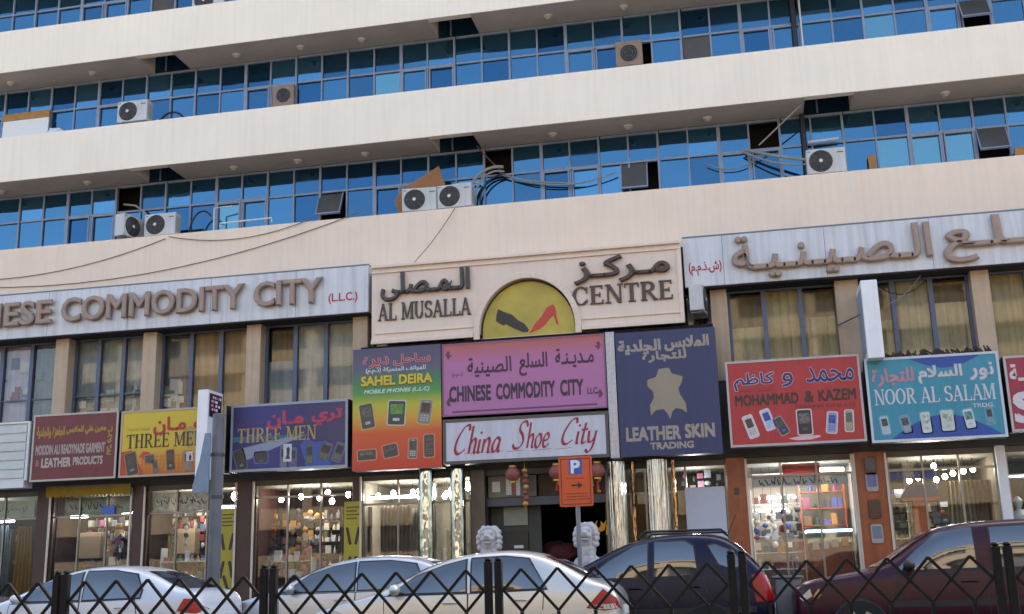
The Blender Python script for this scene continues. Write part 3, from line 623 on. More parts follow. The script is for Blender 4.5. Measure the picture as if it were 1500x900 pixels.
tag(b.build('sign_post_strip', mat('hammered_silver', '#b3b5ba', .35, .5, var=.25, scale=14, bump=.5, bscale=22), bevel=.01), 'narrow hammered silver strip between the pink sign and the navy sign', 'trim')
# pink sign and shoe sign
pk = ramp_mat('pink_panel', [(0, '#b070a2'), (.72, '#b4709c'), (1, '#b5604f')], 2, warp=.0)
t = sign_box('shop_sign', 'pink sign with dark CHINESE COMMODITY CITY lettering under Arabic', -7.06, -3.05, 4.97, 6.76, pk, mat('mauve_frame', '#8c5a78', .5), bw=.035)
MAR = PB('4a1d3e'); DK = PB('33203a')
tx(t, 'مـديـنـة', .70, .93, .17, .43, MAR, bold=.02, arabic=True); tx(t, 'السلع', .48, .65, .2, .50, MAR, bold=.02, arabic=True); tx(t, 'الصينية', .16, .43, .22, .48, MAR, bold=.02, arabic=True); tx(t, '(ذ.م.م)', .06, .13, .40, .48, MAR, arabic=True)
for wd, a, d in (('CHINESE', .045, .30), ('COMMODITY', .335, .69), ('CITY', .725, .86)): tx(t, wd, a, d, .60, .80, DK, bold=.05)
tx(t, 'LLC.', .885, .95, .72, .80, DK, bold=.03)
blob(t, [(.06, .93), (.94, .93), (.94, .955), (.06, .955)], PB('6a3a5e'), .003)
for u, v, s1, s2 in ((.035, .1, 1, 1), (.965, .1, -1, 1), (.035, .86, 1, -1), (.965, .86, -1, -1)):
    blob(t, [(u, v), (u + .018 * s1, v + .01 * s2), (u + .01 * s1, v + .06 * s2), (u + .03 * s1, v + .05 * s2), (u + .004 * s1, v + .12 * s2), (u - .012 * s1, v + .05 * s2)], PB('6a2f52'), .003)
t = sign_box('shop_sign', 'white sign with red script China Shoe City over the dark entrance', -7.06, -3.05, 3.82, 4.9, mat('white_panel', '#ccced6', .4, streak=.14, bump=.25, bscale=2, var=.05), DGF, bw=.075)
RS = PB('a01c42')
tx(t, 'China', .05, .37, .14, .78, RS, fn=script); tx(t, 'Shoe', .42, .66, .13, .72, RS, fn=script); tx(t, 'City', .70, .94, .12, .68, RS, fn=script)
for a, d in ((.13, .24), (.26, .37), (.39, .50), (.54, .66), (.68, .78)): blob(t, [(a, .77), (d, .755), (d, .765), (a, .782)], PB('b0506a'), .003)
# tall gradient phone sign
t = sign_box('shop_sign', 'tall sign fading purple, green, yellow to orange with SAHEL DEIRA and seven phones', -9.35, -7.09, 3.77, 6.78, ramp_mat('rainbow_panel', [(0, '#c23a22'), (.30, '#d05a2c'), (.42, '#d0a030'), (.52, '#b7b532'), (.62, '#4f9440'), (.72, '#3d7a54'), (.84, '#5a5470'), (1, '#4e4664')]), DGF, bw=.0)
for m, bd, of in ((PB('d9c8c8'), .05, .004), (PB('b8303c'), .02, .009)): tx(t, 'ساحل', .47, .88, .065, .155, m, bold=bd, arabic=True, off=of); tx(t, 'ديره', .12, .41, .075, .165, m, bold=bd, arabic=True, off=of)
tx(t, 'للهواتف المتحركة (ذ.م.م)', .15, .83, .165, .215, PB('d0d2d4'), bold=.03, arabic=True)
tx(t, 'SAHEL DEIRA', .1, .9, .24, .315, PB('6a3a18'), bold=.09, off=.003); tx(t, 'SAHEL DEIRA', .1, .9, .235, .31, PB('d8c22a'), bold=.05, off=.008)
tx(t, 'MOBILE PHONES (L.L.C)', .13, .87, .345, .385, PB('c8dccc'), bold=.04, shear=.25)
phone(t, .165, .56, .33, .6, 9, '4a4a44', '5a5c54', 'a8aaa0', glow='c0b060', keys=False); phone(t, .82, .55, .3, .58, -9, '86807a', '4a3a3c', 'b0b0b4', glow='b8b060'); phone(t, .5, .545, .42, .58, -4, '3e463c', '5f9440', 'c8ccc0', glow='c8ccc0', keys=False)
phone(t, .165, .875, .46, .24, 2, '4c463e', '6a5f54', '5a5048', glow='c89070', keys=False); phone(t, .43, .85, .36, .3, 10, '4c463e', '5a544e', '4a443c', glow='c89070', keys=False); phone(t, .68, .84, .2, .46, -3, '6a625a', '4a463e', 'd0d0cc', glow='c89070'); phone(t, .86, .825, .24, .54, 0, '4a423c', '5f564e', '6a6058', glow='c89070')
# blue and yellow twin signs
def twin(t, ara, lat, dk, fnw):
    tx(t, 'تري', .70, .95, .14, .36, ara[0], bold=.05, arabic=True, off=.004); tx(t, 'مـان', .32, .62, .13, .38, ara[0], bold=.05, arabic=True, off=.004)
    tx(t, 'تري', .70, .95, .14, .36, ara[1], bold=.015, arabic=True, off=.009); tx(t, 'مـان', .32, .62, .13, .38, ara[1], bold=.015, arabic=True, off=.009)
    tx(t, 'THREE MEN', .06, fnw, .36, .57, lat, fn=serif, k=1.0, off=.006); tx(t, 'للهواتف المتحركة', .07, .28, .26, .32, dk, arabic=True)
t = sign_box('shop_sign', 'deep blue sign with gold THREE MEN, light beams and phones left of the rainbow sign', -12.56, -9.47, 3.88, 5.56, ramp_mat('blue_panel', [(0, '#141a52'), (.25, '#1f2878'), (.6, '#28265f'), (1, '#3a3558')], 0), GF, bw=.06)
blob(t, [(.08, .66), (.10, .86), (.52, .58), (.66, .50), (.60, .48)], PB('8b95ac'), .003); blob(t, [(.02, .48), (.02, .56), (.66, .51), (.64, .49)], PB('2f6c80'), .0035)
blob(t, [(.60, .64)] + [(.60 + .04 * k, .62 - .06 * math.sin(k)) for k in range(1, 4)] + [(.82, .60), (.86, .97), (.66, .97)], PB('34529a'), .0032)
twin(t, (PB('9a3a7c'), PB('c4343e')), PB('b59a4e'), PB('7a3f78'), .74)
for u, v, w_, h_, tl, bo in [(.09, .82, .26, .5, 18, '3a3424'), (.27, .80, .34, .26, 0, '37364a'), (.46, .80, .14, .5, 0, '74707a'), (.54, .82, .16, .44, 0, '55506a'), (.68, .79, .17, .5, 2, '4a5a3c'), (.81, .76, .26, .42, -22, '5a5238'), (.925, .78, .22, .44, -22, '4e5a48')]:
    phone(t, u, v, w_, h_, tl, bo, '2c2c34', '77756c', glow='5a62a0', keys=u > .5)
blob(t, [(.46, .62), (.53, .62), (.53, .88), (.46, .88)], PB('c8c8cc'), .008)
blob(t, [(.485, .68), (.505, .66), (.515, .70), (.51, .80), (.52, .84), (.475, .84), (.49, .78)], PB('2a2836'), .0095)
t = sign_box('shop_sign', 'yellow sign with dark THREE MEN and phones on an orange grid', -15.6, -12.7, 3.88, 5.58, ramp_mat('yellow_panel', [(0, '#b8641e'), (.25, '#c98f24'), (.45, '#d1b32c'), (1, '#d0b82e')]), mat('cream_frame', '#b8a890', .5), bw=.05)
b = MB()
for k in range(22): x = -14.95 + k * .1; b.box(x - .006, x + .006, -.903, -.9015, 3.95, 4.42)
for k in range(5): z = 3.98 + k * .1; b.box(-15.0, -12.8, -.9035, -.902, z - .006, z + .006)
b.build('grid_print', PB('cf5a1a'), t); blob(t, [(.0, .985), (.0, .62), (.12, .60), (.25, .985)], PB('b53a22'), .0025); blob(t, [(.56, .42), (.66, .27), (.78, .42), (.66, .62)], PB('b09a4a'), .003)
twin(t, (PB('cf6a2a'), PB('ab2a1e')), PB('3d2c16'), PB('a88a2a'), .80)
for u, v, w_, h_, tl, bo in [(.12, .80, .3, .56, 12, '3c3833'), (.29, .74, .24, .2, 3, '55534e'), (.35, .86, .13, .34, 14, '6a655c'), (.49, .77, .2, .5, 4, '3a342e'), (.655, .79, .22, .46, 4, '8b8574'), (.78, .8, .2, .4, 10, '6a5f4c'), (.9, .8, .2, .42, 0, '4a443c')]:
    phone(t, u, v, w_, h_, tl, bo, '4a4844', '8a8478', glow='b5753a', keys=False)
blob(t, [(.19, .70), (.23, .62), (.29, .64), (.30, .71), (.25, .76)], PB('c4382a'), .0028)
blob(t, [(.64, .66), (.70, .66), (.71, .80), (.64, .80)], PB('d0ccc0'), .009); blob(t, [(.665, .74), (.675, .69), (.69, .74), (.685, .79), (.67, .79)], PB('2c2a22'), .0105)
# maroon leather garment sign
t = sign_box('shop_sign', 'maroon sign with gold Arabic and grey LEATHER PRODUCTS lettering beside white louvres', -18.12, -15.68, 3.88, 5.62, mat('maroon_panel', '#6f2429', .45, streak=.14, bump=.25, bscale=2, var=.1), mat('pale_frame', '#bcb4a6', .5), bw=.05)
GD = PB('b08a34'); GY = PB('a99c94')
tx(t, 'معين علي للملابس', .40, .86, .20, .33, GD, bold=.05, arabic=True); tx(t, 'الجاهزة والجلدية', .05, .38, .19, .36, GD, bold=.05, arabic=True)
tx(t, 'MOIDDIN ALI READYMADE GARMENT', .05, .86, .47, .60, GY, bold=.07); tx(t, '&', .06, .10, .68, .77, PB('a06a64'), bold=.05); tx(t, 'LEATHER', .13, .47, .665, .79, PB('b9aea4'), bold=.06); tx(t, 'PRODUCTS', .50, .84, .665, .775, PB('b0a69e'), bold=.06)
for k, c in enumerate('لطيفج'): tx(t, c, .885, .935, .24 + .085 * k, .31 + .085 * k, GD, bold=.06, arabic=True)
# unpainted louvre sign at the far left
t = thing('louvre_sign', 'blank white slatted sign board left of the maroon sign', 'sign', (-20, -.9, 3.95))
b = MB(); b.box(-21.4, -18.22, -.88, -.55, 3.95, 5.42); b.build('box', WHT, t)
b = MB()
for k in range(6): z = 4.0 + k * .235; b.prism([(-21.35, z), (-18.3, z), (-18.3, z + .2), (-21.35, z + .2)], -.915, -.885)
b.build('slat', mat('slat_white', '#cdd2cc', .5, var=.1), t, bevel=.01)
b = MB(); b.box(-21.45, -18.2, -.93, -.55, 5.42, 5.47); b.box(-18.26, -18.2, -.93, -.88, 3.93, 5.42); b.box(-21.4, -18.27, -.93, -.55, 3.75, 3.94); b.build('frame', WHT, t)

DIM = 1.0
# projecting light boxes
LBX = mat('lightbox_white', '#dcdedf', .4, var=.06, streak=.1)
def lightbox(name, label, x, w_, y0, y1, z0, z1, cut):
    t = thing(name, label, 'sign', (x, y0, z0))
    if cut:
        b = MB(); pts = [(y0, z1), (y0, z0 + 1.1), (y0 + .22, z0), (y1, z0), (y1, z1)]
        v = [(x - w_ / 2, a, z) for a, z in pts] + [(x + w_ / 2, a, z) for a, z in pts]; n = 5
        b.add(v, [tuple(range(n)), tuple(range(2 * n - 1, n - 1, -1))] + [(i, n + i, n + (i + 1) % n, (i + 1) % n) for i in range(n)])
    else: b = MB(); b.box(x - w_ / 2, x + w_ / 2, y0, y1, z0, z1)
    b.build('case', LBX, t, bevel=.015)
    return t
t = lightbox('projecting_sign', 'narrow white projecting sign with dark purple side display beside the grey pole', -12.92, .28, -1.75, -.95, 3.72, 5.86, False)
b = MB(); b.box(-12.779, -12.772, -1.68, -1.02, 5.2, 5.78); dp = b.build('display', mat('purple_display', '#1d1330', .3), t)
b = MB()
for k in range(30): yy = random.uniform(-1.62, -1.08); zz = random.choice((5.36, 5.46, 5.56, 5.66)); b.box(-12.7715, -12.77, yy, yy + random.uniform(.03, .09), zz, zz + .06)
b.build('lettering', emis('display_red', '#8a2450', .06), dp)
b = MB(); b.box(-12.779, -12.772, -1.4, -1.02, 4.05, 4.9); b.build('display', mat('purple_display', '#1d1330', .3), t)
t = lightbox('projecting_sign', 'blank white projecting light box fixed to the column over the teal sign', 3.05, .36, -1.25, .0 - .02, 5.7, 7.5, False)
b = MB(); b.box(2.863, 2.869, -1.15, -.15, 5.85, 7.35); b.build('side_shade', mat('lightbox_side_shade', '#8e979e', .5, var=.15), t)  # grey sheet paints the side's shading; the case is white all round
b = MB(); b.tube([(2.4, -.05, 6.75), (2.86, -.6, 6.85)], .018); b.build('stay', STEEL, t)
# ------------------------------------------------------------------ air conditioners
ACW = mat('ac_white', '#b9bab6', .5, var=.1, scale=3, streak=.15); ACG = mat('ac_grille', '#5c5a56', .5, .2)
ACS = mat('ac_side', '#8f908d', .55, var=.15)
def make_ac(label):
    t = thing('air_conditioner', label, 'air conditioner', (0, 0, 0), 'outdoor air conditioner units on the ledges')
    b = MB(); b.box(-.47, .47, -.16, .17, .04, .68); ca = b.build('casing', ACW, t, bevel=.02)
    b = MB(); b.lathe([(.275, -.175), (.285, -.16), (.285, -.15)], (-.13, 0, .36), 28, 'y'); b.build('fan_opening', mat('fan_dark', '#2a2927', .7), ca)
    g = MB()
    for r in (.06, .1, .14, .18, .22, .26): g.tube([(-.13 + r * math.cos(2 * math.pi * k / 24), -.19, .36 + r * math.sin(2 * math.pi * k / 24)) for k in range(25)], .006, 5, False)
    for k in range(8): a = math.pi * k / 4; g.tube([(-.13, -.186, .36), (-.13 + .285 * math.cos(a), -.186, .36 + .285 * math.sin(a))], .007, 5)
    g.lathe([(.05, -.2), (.055, -.19), (.055, -.18)], (-.13, 0, .36), 14, 'y'); g.build('fan_grille', ACG, t)
    h = MB(); h.lathe([(.042, -.207), (.045, -.2)], (-.13, 0, .36), 14, 'y'); h.build('hub', WHT, t)
    b = MB(); b.box(.27, .42, -.166, -.159, .54, .57); b.box(-.44, -.36, -.166, -.159, .61, .63); b.build('badge', mat('badge_grey', '#5d6066', .5), t)
    b = MB()
    for k in range(9): b.box(.466, .474, -.12, .13, .14 + .05 * k, .165 + .05 * k)
    b.build('side_louvre', ACS, t)
    for s in (-.33, .33): b = MB(); b.box(s - .03, s + .03, -.15, .16, 0, .04); b.build('foot', STEEL, t)
    return t
LZ = [10.5, 13.93]
ac0 = make_ac('white air conditioner on the upper ledge left of the coiled black hose'); ac0.location = (-16.53, .45, 14.16)
for x, y, z, l, rz in [(-15.45, .4, 10.62, 'white air conditioner facing out on the lower ledge at the far left', 0), (-16.4, .4, 10.62, 'white air conditioner turned sideways beside the brown window opening', R(78)),
                       (-7.93, .32, 10.6, 'white air conditioner leaning against the brown cardboard sheet', R(4)), (-6.95, .3, 10.6, 'white air conditioner right of the cardboard sheet beside hanging conduits', R(-3)), (2.52, .32, 10.6, 'white air conditioner alone under the soffit notch at right', 0),
                       (-.8, -.12, 7.2, 'small air conditioner tucked at the right end of the arched panel', R(85)), (-14.35, .5, 17.4, 'air conditioner on the top ledge cut by the upper edge of the photo', R(10))]:
    dup(ac0, (x, y, z), l, rz)
# window-mounted fan boxes
FB = mat('fan_box_tan', '#8c7766', .7, var=.2, scale=5)
def fanbox(label, x, z, s):
    t = thing('window_fan', label, 'window fan', (x, 1.1, z), 'fans boxed into window openings')
    b = MB(); b.box(x - s, x + s, 1.0, 1.19, z - s, z + s); b.build('housing', FB, t, bevel=.01)
    b = MB(); b.lathe([(s * .66, -.012), (s * .66, 0)], (x, 1.0, z), 24, 'y'); b.build('opening', mat('fan_dark', '#151413', .7), t)
    for k in range(5):
        b = MB(); a0 = 2 * math.pi * k / 5; q = [(x + s * .6 * rr * math.cos(a0 + da), .98 + .008 * da * 3, z + s * .6 * rr * math.sin(a0 + da)) for rr, da in ((.2, 0), (1, .1), (1, .75), (.25, .5))]; b.quad(*q); b.build('blade', mat('fan_blade', '#3a3836', .6), t, recalc=False)
    b = MB()
    for r in (.3, .5, .64): b.tube([(x + s * r * math.cos(2 * math.pi * k / 20), .97, z + s * r * math.sin(2 * math.pi * k / 20)) for k in range(21)], .006, 5, False)
    b.build('guard', STEEL, t)
fanbox('tan boxed window fan on the upper floor toward the left', -12.2, 14.8, .32); fanbox('brown boxed window fan on the upper floor right of centre', -2.25, 14.86, .36)
# ------------------------------------------------------------------ soffit lights
DOME = mat('lamp_glass', '#aaa49a', .3)
l0 = thing('soffit_light', 'round dome light under the concrete floor bands', 'ceiling light', (0, 0, 0), 'dome lights along the soffits')
b = MB(); b.lathe([(.12, -.03), (.125, 0)], n=16); b.build('base', WHT, l0, smooth=True)
b = MB(); b.lathe([(.01, -.11), (.05, -.1), (.08, -.08), (.095, -.031)], n=16); b.build('dome', DOME, l0, smooth=True)
first = True
for zz, xs in ((16.06, [-22.7, -20.81, -18.1, -13.51, -11.54, -9.71, -4.36, -2.3, -.3, 5.6, 7.5]), (12.61, [-22.8, -20.81, -18.02, -13.47, -11.56, -9.59, -4.36, -2.35, -.29, 5.55, 7.5]), (19.5, [])):
    for x in xs:
        lab = 'white dome light under the %s soffit %s' % ('upper' if zz > 14 else 'lower', 'left of the first dark notch' if x < -16.4 else 'between the two dark notches at left' if x < -7.6 else 'between the middle notch and the right notch' if x < 2 else 'right of the right-hand notch')
        o = l0 if first else dup(l0, (x, .64, zz)); first = False; o.location = (x, .64, zz); o['label'] = lab
# ------------------------------------------------------------------ ledge clutter, conduits and cables
CARD = mat('cardboard', '#8f6540', .85, var=.15, scale=4)
b = MB(); b.prism([(-8.75, 11.15), (-8.55, 11.45), (-7.5, 12.02), (-7.25, 11.2), (-7.2, 10.6), (-8.6, 10.6)], .62, .65); tag(b.build('cardboard_sheet', CARD), 'brown cardboard sheet standing behind two air conditioners', 'cardboard')
b = MB(); b.prism([(-21.28, 14.0), (-19.72, 14.0), (-19.72, 15.0), (-21.25, 15.0)], 1.02, 1.06); tag(b.build('white_board', mat('board_white', '#d3d6d4', .6)), 'white board leaning in a window opening at the far left', 'board')
b = MB(); b.box(-21.28, -19.72, 1.04, 1.1, 15.02, 15.25); tag(b.build('wood_plank', mat('tan_plank', '#a3763e', .7, var=.25, scale=6)), 'tan plank across the opening above the white board', 'plank')
b = MB(); b.box(3.62, 3.8, 1.0, 1.1, 10.57, 11.3); tag(b.build('wood_plank', mat('tan_plank', '#a3763e', .7)), 'short tan plank standing right of the lone air conditioner', 'plank')
b = MB(); b.box(7.05, 8.2, .9, 1.0, 10.57, 11.1); tag(b.build('wood_sheet', mat('tan_plank', '#a3763e', .7)), 'tan wood sheet below the open sash at the right edge', 'board')
def crump(name, label, cat, x, y, z, w_, h_, m):
    b = MB(); b.ball((x, y, z + h_ / 2), (w_, w_ * .6, h_ / 2), 10, 7)
    b.v = [(a + random.uniform(-.05, .05), c + random.uniform(-.04, .04), d + random.uniform(-.04, .04)) for a, c, d in b.v]
    tag(b.build(name, m, smooth=True), label, cat)
BAG = mat('white_plastic', '#c6c8cc', .5, var=.1)
crump('plastic_bag', 'white plastic bag on the upper ledge beside the white board', 'bag', -19.1, .5, 13.93, .3, .42, BAG)
crump('plastic_bag', 'pale plastic bag behind the upper air conditioner', 'bag', -15.85, .55, 13.93, .16, .32, BAG)
crump('cloth_bundle', 'white cloth bundle on the upper ledge right of the hose coil', 'cloth', -15.05, .5, 13.93, .32, .22, BAG)
crump('cloth_bundle', 'small white cloth on the upper ledge near the tan fan', 'cloth', -10.6, .6, 13.93, .18, .24, BAG)
crump('rubble_pile', 'grey rubble on the upper ledge below the middle notch', 'rubble', -7.6, .5, 13.93, .35, .16, mat('rubble_grey', '#9a958c', .9, var=.3))
b = MB(); b.prism([(-6.9, 13.97), (-5.9, 13.97), (-5.9, 14.02), (-6.9, 14.02)], .3, .42); tag(b.build('timber_offcut', mat('tan_plank', '#a3763e', .7)), 'brown timber offcut lying on the upper ledge below the middle notch', 'timber')
POLE = mat('white_pipe', '#c3c5c6', .5)
def pipe(name, label, cat, path, r, m, n=8): b = MB(); b.tube(path, r, n); return tag(b.build(name, m, smooth=True), label, cat)
pipe('tube_light', 'white tube light across the windows right of the cardboard sheet', 'tube light', [(-7.2, 1.05, 11.6), (-6.5, 1.05, 11.6)], .035, POLE)
pipe('tube_light', 'white tube light above the lone air conditioner at right', 'tube light', [(2.2, 1.0, 11.8), (2.95, 1.0, 11.83)], .035, POLE)
pipe('white_rail', 'white rail lying along the lower ledge left of the open sash', 'rail', [(-13.6, .2, 10.72), (-13.6, .2, 10.82), (-12.1, .2, 10.84), (-12.1, .2, 10.72)], .025, POLE)
GRP = mat('grey_conduit', '#8a8880', .6, var=.15); BRC = mat('brown_cable', '#5c4a3a', .7); BLC = mat('black_hose', '#14161c', .5)
def hang(x0, y0, z0, x1, y1, z1, sag, n=14, wob=0): return [(x0 + (x1 - x0) * t, y0 + (y1 - y0) * t, z0 + (z1 - z0) * t - sag * 4 * t * (1 - t) + (random.uniform(-wob, wob) if 0 < k < n else 0)) for k, t in ((k, k / n) for k in range(n + 1))]
arcp = lambda x, z, rx, rz, a0, a1, y: [(x + rx * math.cos(R(a0 + (a1 - a0) * k / 14)), y, z + rz * math.sin(R(a0 + (a1 - a0) * k / 14))) for k in range(15)]
pipe('conduit', 'thick pale conduit arching down from the brown opening at centre', 'conduit', arcp(-5.95, 11.15, .75, .75, 75, 180, .8) + [(-6.72, .6, 10.9), (-6.7, .4, 10.6)], .045, GRP)
pipe('conduit', 'thin pale conduit hanging below the thick one at centre', 'conduit', arcp(-5.95, 11.1, .6, .7, 70, 185, .85) + [(-6.5, .5, 10.58)], .03, GRP)
pipe('hose', 'black hose looping behind the thick conduit at centre', 'hose', arcp(-5.7, 11.0, .75, .75, 100, 200, .95), .025, BLC)
pipe('cable', 'brown cable slanting from the middle notch to the brown opening', 'cable', hang(-6.5, .9, 12.6, -5.85, 1.0, 11.85, .03), .018, BRC)
pipe('cable', 'grey cable running right from the brown opening along the windows', 'cable', hang(-5.9, 1.0, 11.8, -2.75, 1.0, 11.5, .35), .02, GRP)
pipe('cable', 'second grey cable drooping under the first one along the windows', 'cable', hang(-5.9, 1.02, 11.75, -3.6, 1.02, 11.3, .1), .022, GRP)
pipe('conduit_bundle', 'pale conduits slanting from the right brown opening to the lone air conditioner', 'conduit', hang(.6, .95, 11.75, 2.1, .5, 11.15, .03), .04, GRP)
pipe('conduit', 'pale conduit under the slanting bundle at the right opening', 'conduit', hang(.55, .97, 11.7, 2.1, .55, 11.05, .12), .025, GRP)
pipe('cable', 'blue-grey cable hanging in a low loop left of the right opening', 'cable', hang(-.4, 1.05, 11.5, .9, 1.05, 11.5, .2), .016, GRP)
pipe('cable', 'thin pole slanting from the right notch down past the windows', 'cable', [(2.05, .3, 12.55), (.95, .6, 11.7)], .02, GRP)
pipe('hose', 'black hose coil arching right of the upper air conditioner', 'hose', arcp(-15.6, 14.2, .42, .42, 0, 170, .9), .03, BLC)
pipe('drain_pipe', 'dark riser pipe running up the windows from the right notch', 'pipe', [(2.1, 1.05, 10.5), (2.1, 1.05, 12.6)], .07, mat('riser_dark', '#1d2029', .6))
pipe('drain_pipe', 'dark riser pipe on the upper floor above the right notch', 'pipe', [(2.12, 1.05, 13.9), (2.12, 1.05, 16.05)], .07, mat('riser_dark', '#1d2029', .6))
pipe('drain_pipe', 'white riser pipe beside the dark riser on the upper floor', 'pipe', [(2.3, 1.05, 13.9), (2.3, 1.05, 16.05)], .025, POLE)
pipe('hose', 'black hose arch on the lower ledge right of the far-left air conditioner', 'hose', arcp(-14.45, 10.7, .4, .75, 50, 190, .8), .025, BLC)
pipe('white_pipe', 'white pipe standing on the lower ledge beside the hose arch', 'pipe', [(-14.1, .8, 10.55), (-14.1, .8, 11.5), (-13.6, .9, 11.55)], .025, POLE)
pipe('conduit', 'pale conduit dropping from the far-left brown opening to the sideways unit', 'conduit', [(-17.1, 1.1, 12.0), (-16.6, .9, 11.85), (-16.15, .7, 11.5), (-15.9, .5, 11.0)], .03, GRP)
WIRE = mat('old_cable', '#6c5f55', .8)
pipe('cable', 'long thin cable sagging across the pink band at far left', 'cable', hang(-24, -.03, 10.2, -15.1, -.03, 10.45, .62), .011, WIRE)
pipe('cable', 'long thin cable swooping from far left up to the open sash', 'cable', hang(-24, -.035, 10.0, -9.3, -.03, 10.75, .95), .011, WIRE)
pipe('cable', 'short thin cable drooping below the white rail', 'cable', hang(-15.0, -.04, 10.5, -10.6, -.04, 10.72, .35), .011, WIRE)
pipe('cable', 'thin cable falling from the central air conditioners to the arched panel', 'cable', hang(-6.9, -.04, 10.55, -8.2, -.53, 8.75, .15), .011, WIRE)
pipe('cable', 'loose black cable under the right fascia sign beside the light box', 'cable', hang(3.3, .1, 7.8, 4.6, .1, 7.85, .4), .012, BLC)
pipe('cable', 'loose pale cable hanging under the right fascia sign', 'cable', hang(3.6, .05, 7.2, 4.4, .05, 7.85, .1), .012, GRP)
# twisted netting lying on top of the teal sign
b = MB()
for k in range(60): x = 3.2 + 2.35 * k / 59; b.tube([(x, -.8, 5.75), (x + random.uniform(-.12, .12), -.7, 5.8 + random.uniform(.02, .12)), (x + random.uniform(.02, .2), -.6, 5.76)], .02, 5)
tag(b.build('twig_tangle', mat('dry_twigs', '#3a2a22', .9, var=.3)), 'dark tangle of dry twigs lying on top of the teal sign', 'twigs')

# ------------------------------------------------------------------ mirror-clad columns
def foil(name, tint, sc, bs=.9, ro=.13):
    m = bpy.data.materials.new(name); m.use_nodes = True; n = m.node_tree; b = n.nodes['Principled BSDF']
    b.inputs['Base Color'].default_value = lin(tint); b.inputs['Metallic'].default_value = 1; b.inputs['Roughness'].default_value = ro
    tc = n.nodes.new('ShaderNodeTexCoord'); mp = n.nodes.new('ShaderNodeMapping'); mp.inputs['Scale'].default_value = sc
    no = n.nodes.new('ShaderNodeTexNoise'); no.inputs['Scale'].default_value = 1; no.inputs['Detail'].default_value = 3
    bp = n.nodes.new('ShaderNodeBump'); bp.inputs['Strength'].default_value = bs; bp.inputs['Distance'].default_value = .14
    n.links.new(tc.outputs['Object'], mp.inputs[0]); n.links.new(mp.outputs[0], no.inputs['Vector']); n.links.new(no.outputs['Fac'], bp.inputs['Height']); n.links.new(bp.outputs[0], b.inputs['Normal'])
    return m
F1 = foil('crinkled_foil', '#b4b8bc', (10, 10, .3), 1.0, .05); F2 = foil('rippled_steel', '#b2babb', (2.2, 2.2, .9), .16, .03)
def mcol(label, x, r, m):
    t = thing('clad_column', label, 'column', (x, -.35, .15))
    b = MB(); b.lathe([(r, z) for z in [.0 + .3 * k for k in range(13)]], (x, -.35, .152), 28); b.build('shaft', m, t, smooth=True)
    b = MB(); b.lathe([(r + .03, 0), (r + .03, .14)], (x, -.35, .151), 28); b.build('collar', STEEL, t, smooth=True)
mcol('mirror-clad column beside the drapery shop window', -7.64, .2, F2); mcol('mirror-clad column beside the brown stone jamb of the entrance', -6.85, .19, F2)
mcol('foil-wrapped column directly right of the parking sign', -2.98, .22, F1); mcol('foil-wrapped column beside the white door board', -2.02, .25, F1)
for x, l in ((-2.62, 'thin brass pipe between the two foil-wrapped columns'), (-1.66, 'thin brass pipe right of the second foil-wrapped column')):
    pipe('brass_pipe', l, 'pipe', [(x, -.2, .15), (x, -.2, 3.75)], .045, foil('brass_foil', '#b08a6a', (9, 9, 2)))
b = MB(); b.box(-1.42, -.5, -.1, -.06, .155, 3.1); tag(b.build('door_board', mat('board_grey_white', '#aeb0b8', .6, var=.05), bevel=.006), 'tall plain white board standing beside the orange pillar', 'board')

# ------------------------------------------------------------------ lanterns
LR = mat('lantern_red', '#84473d', .6, var=.2, scale=6); GOLD = mat('lantern_gold', '#b08a3c', .4, .4)
def lantern(label, x):
    t = thing('red_lantern', label, 'lantern', (x, -.75, 3.75), 'paper lanterns over the entrance')
    b = MB(); n = 24; prof = [(.02, -.155), (.09, -.15), (.145, -.09), (.17, 0), (.145, .09), (.09, .15), (.02, .155)]
    b.lathe(prof, (x, -.75, 3.54), n); b.v = [(x + (q[0] - x) * (1 + .05 * math.cos(12 * math.atan2(q[1] + .75, q[0] - x))), -.75 + (q[1] + .75) * (1 + .05 * math.cos(12 * math.atan2(q[1] + .75, q[0] - x))), q[2]) for q in b.v]
    b.build('shade', LR, t, smooth=True)
    b = MB(); b.lathe([(.09, 0), (.09, .04)], (x, -.75, 3.70), 14); b.build('cap', GOLD, t); b = MB(); b.lathe([(.09, 0), (.09, .04)], (x, -.75, 3.335), 14); b.build('rim', GOLD, t)
    b = MB(); b.tube([(x, -.75, 3.74), (x, -.75, 3.9)], .01, 6); b.build('cord', BLK, t)
    b = MB(); b.tube([(x, -.75, 3.33), (x, -.75, 3.1)], [.012, .04], 8); b.build('tassel', mat('tassel_red', '#8c1f1c', .7), t)
    return t
lantern('faded red lantern with tassel at the left of the entrance', -5.4); lantern('faded red lantern half behind the parking sign, left side', -4.35); lantern('faded red lantern right of the parking sign', -3.38)
t = thing('charm_string', 'string of red and gold beads hanging right of the left lantern', 'ornament', (-5.12, -.7, 3.75), 'bead strings beside the lanterns')
for k in range(7): b = MB(); b.ball((-5.12 + .02 * (k % 2), -.7, 3.62 - .13 * k), (.075, .06, .065), 10, 7); b.build('bead', LR if k % 3 else GOLD, t, smooth=True)
b = MB(); b.tube([(-5.12, -.7, 3.8), (-5.12, -.7, 2.7)], .008, 5); b.build('string', GOLD, t)
dup(t, (-4.15, -.7, 3.75), 'string of red and gold beads hanging behind the parking sign')
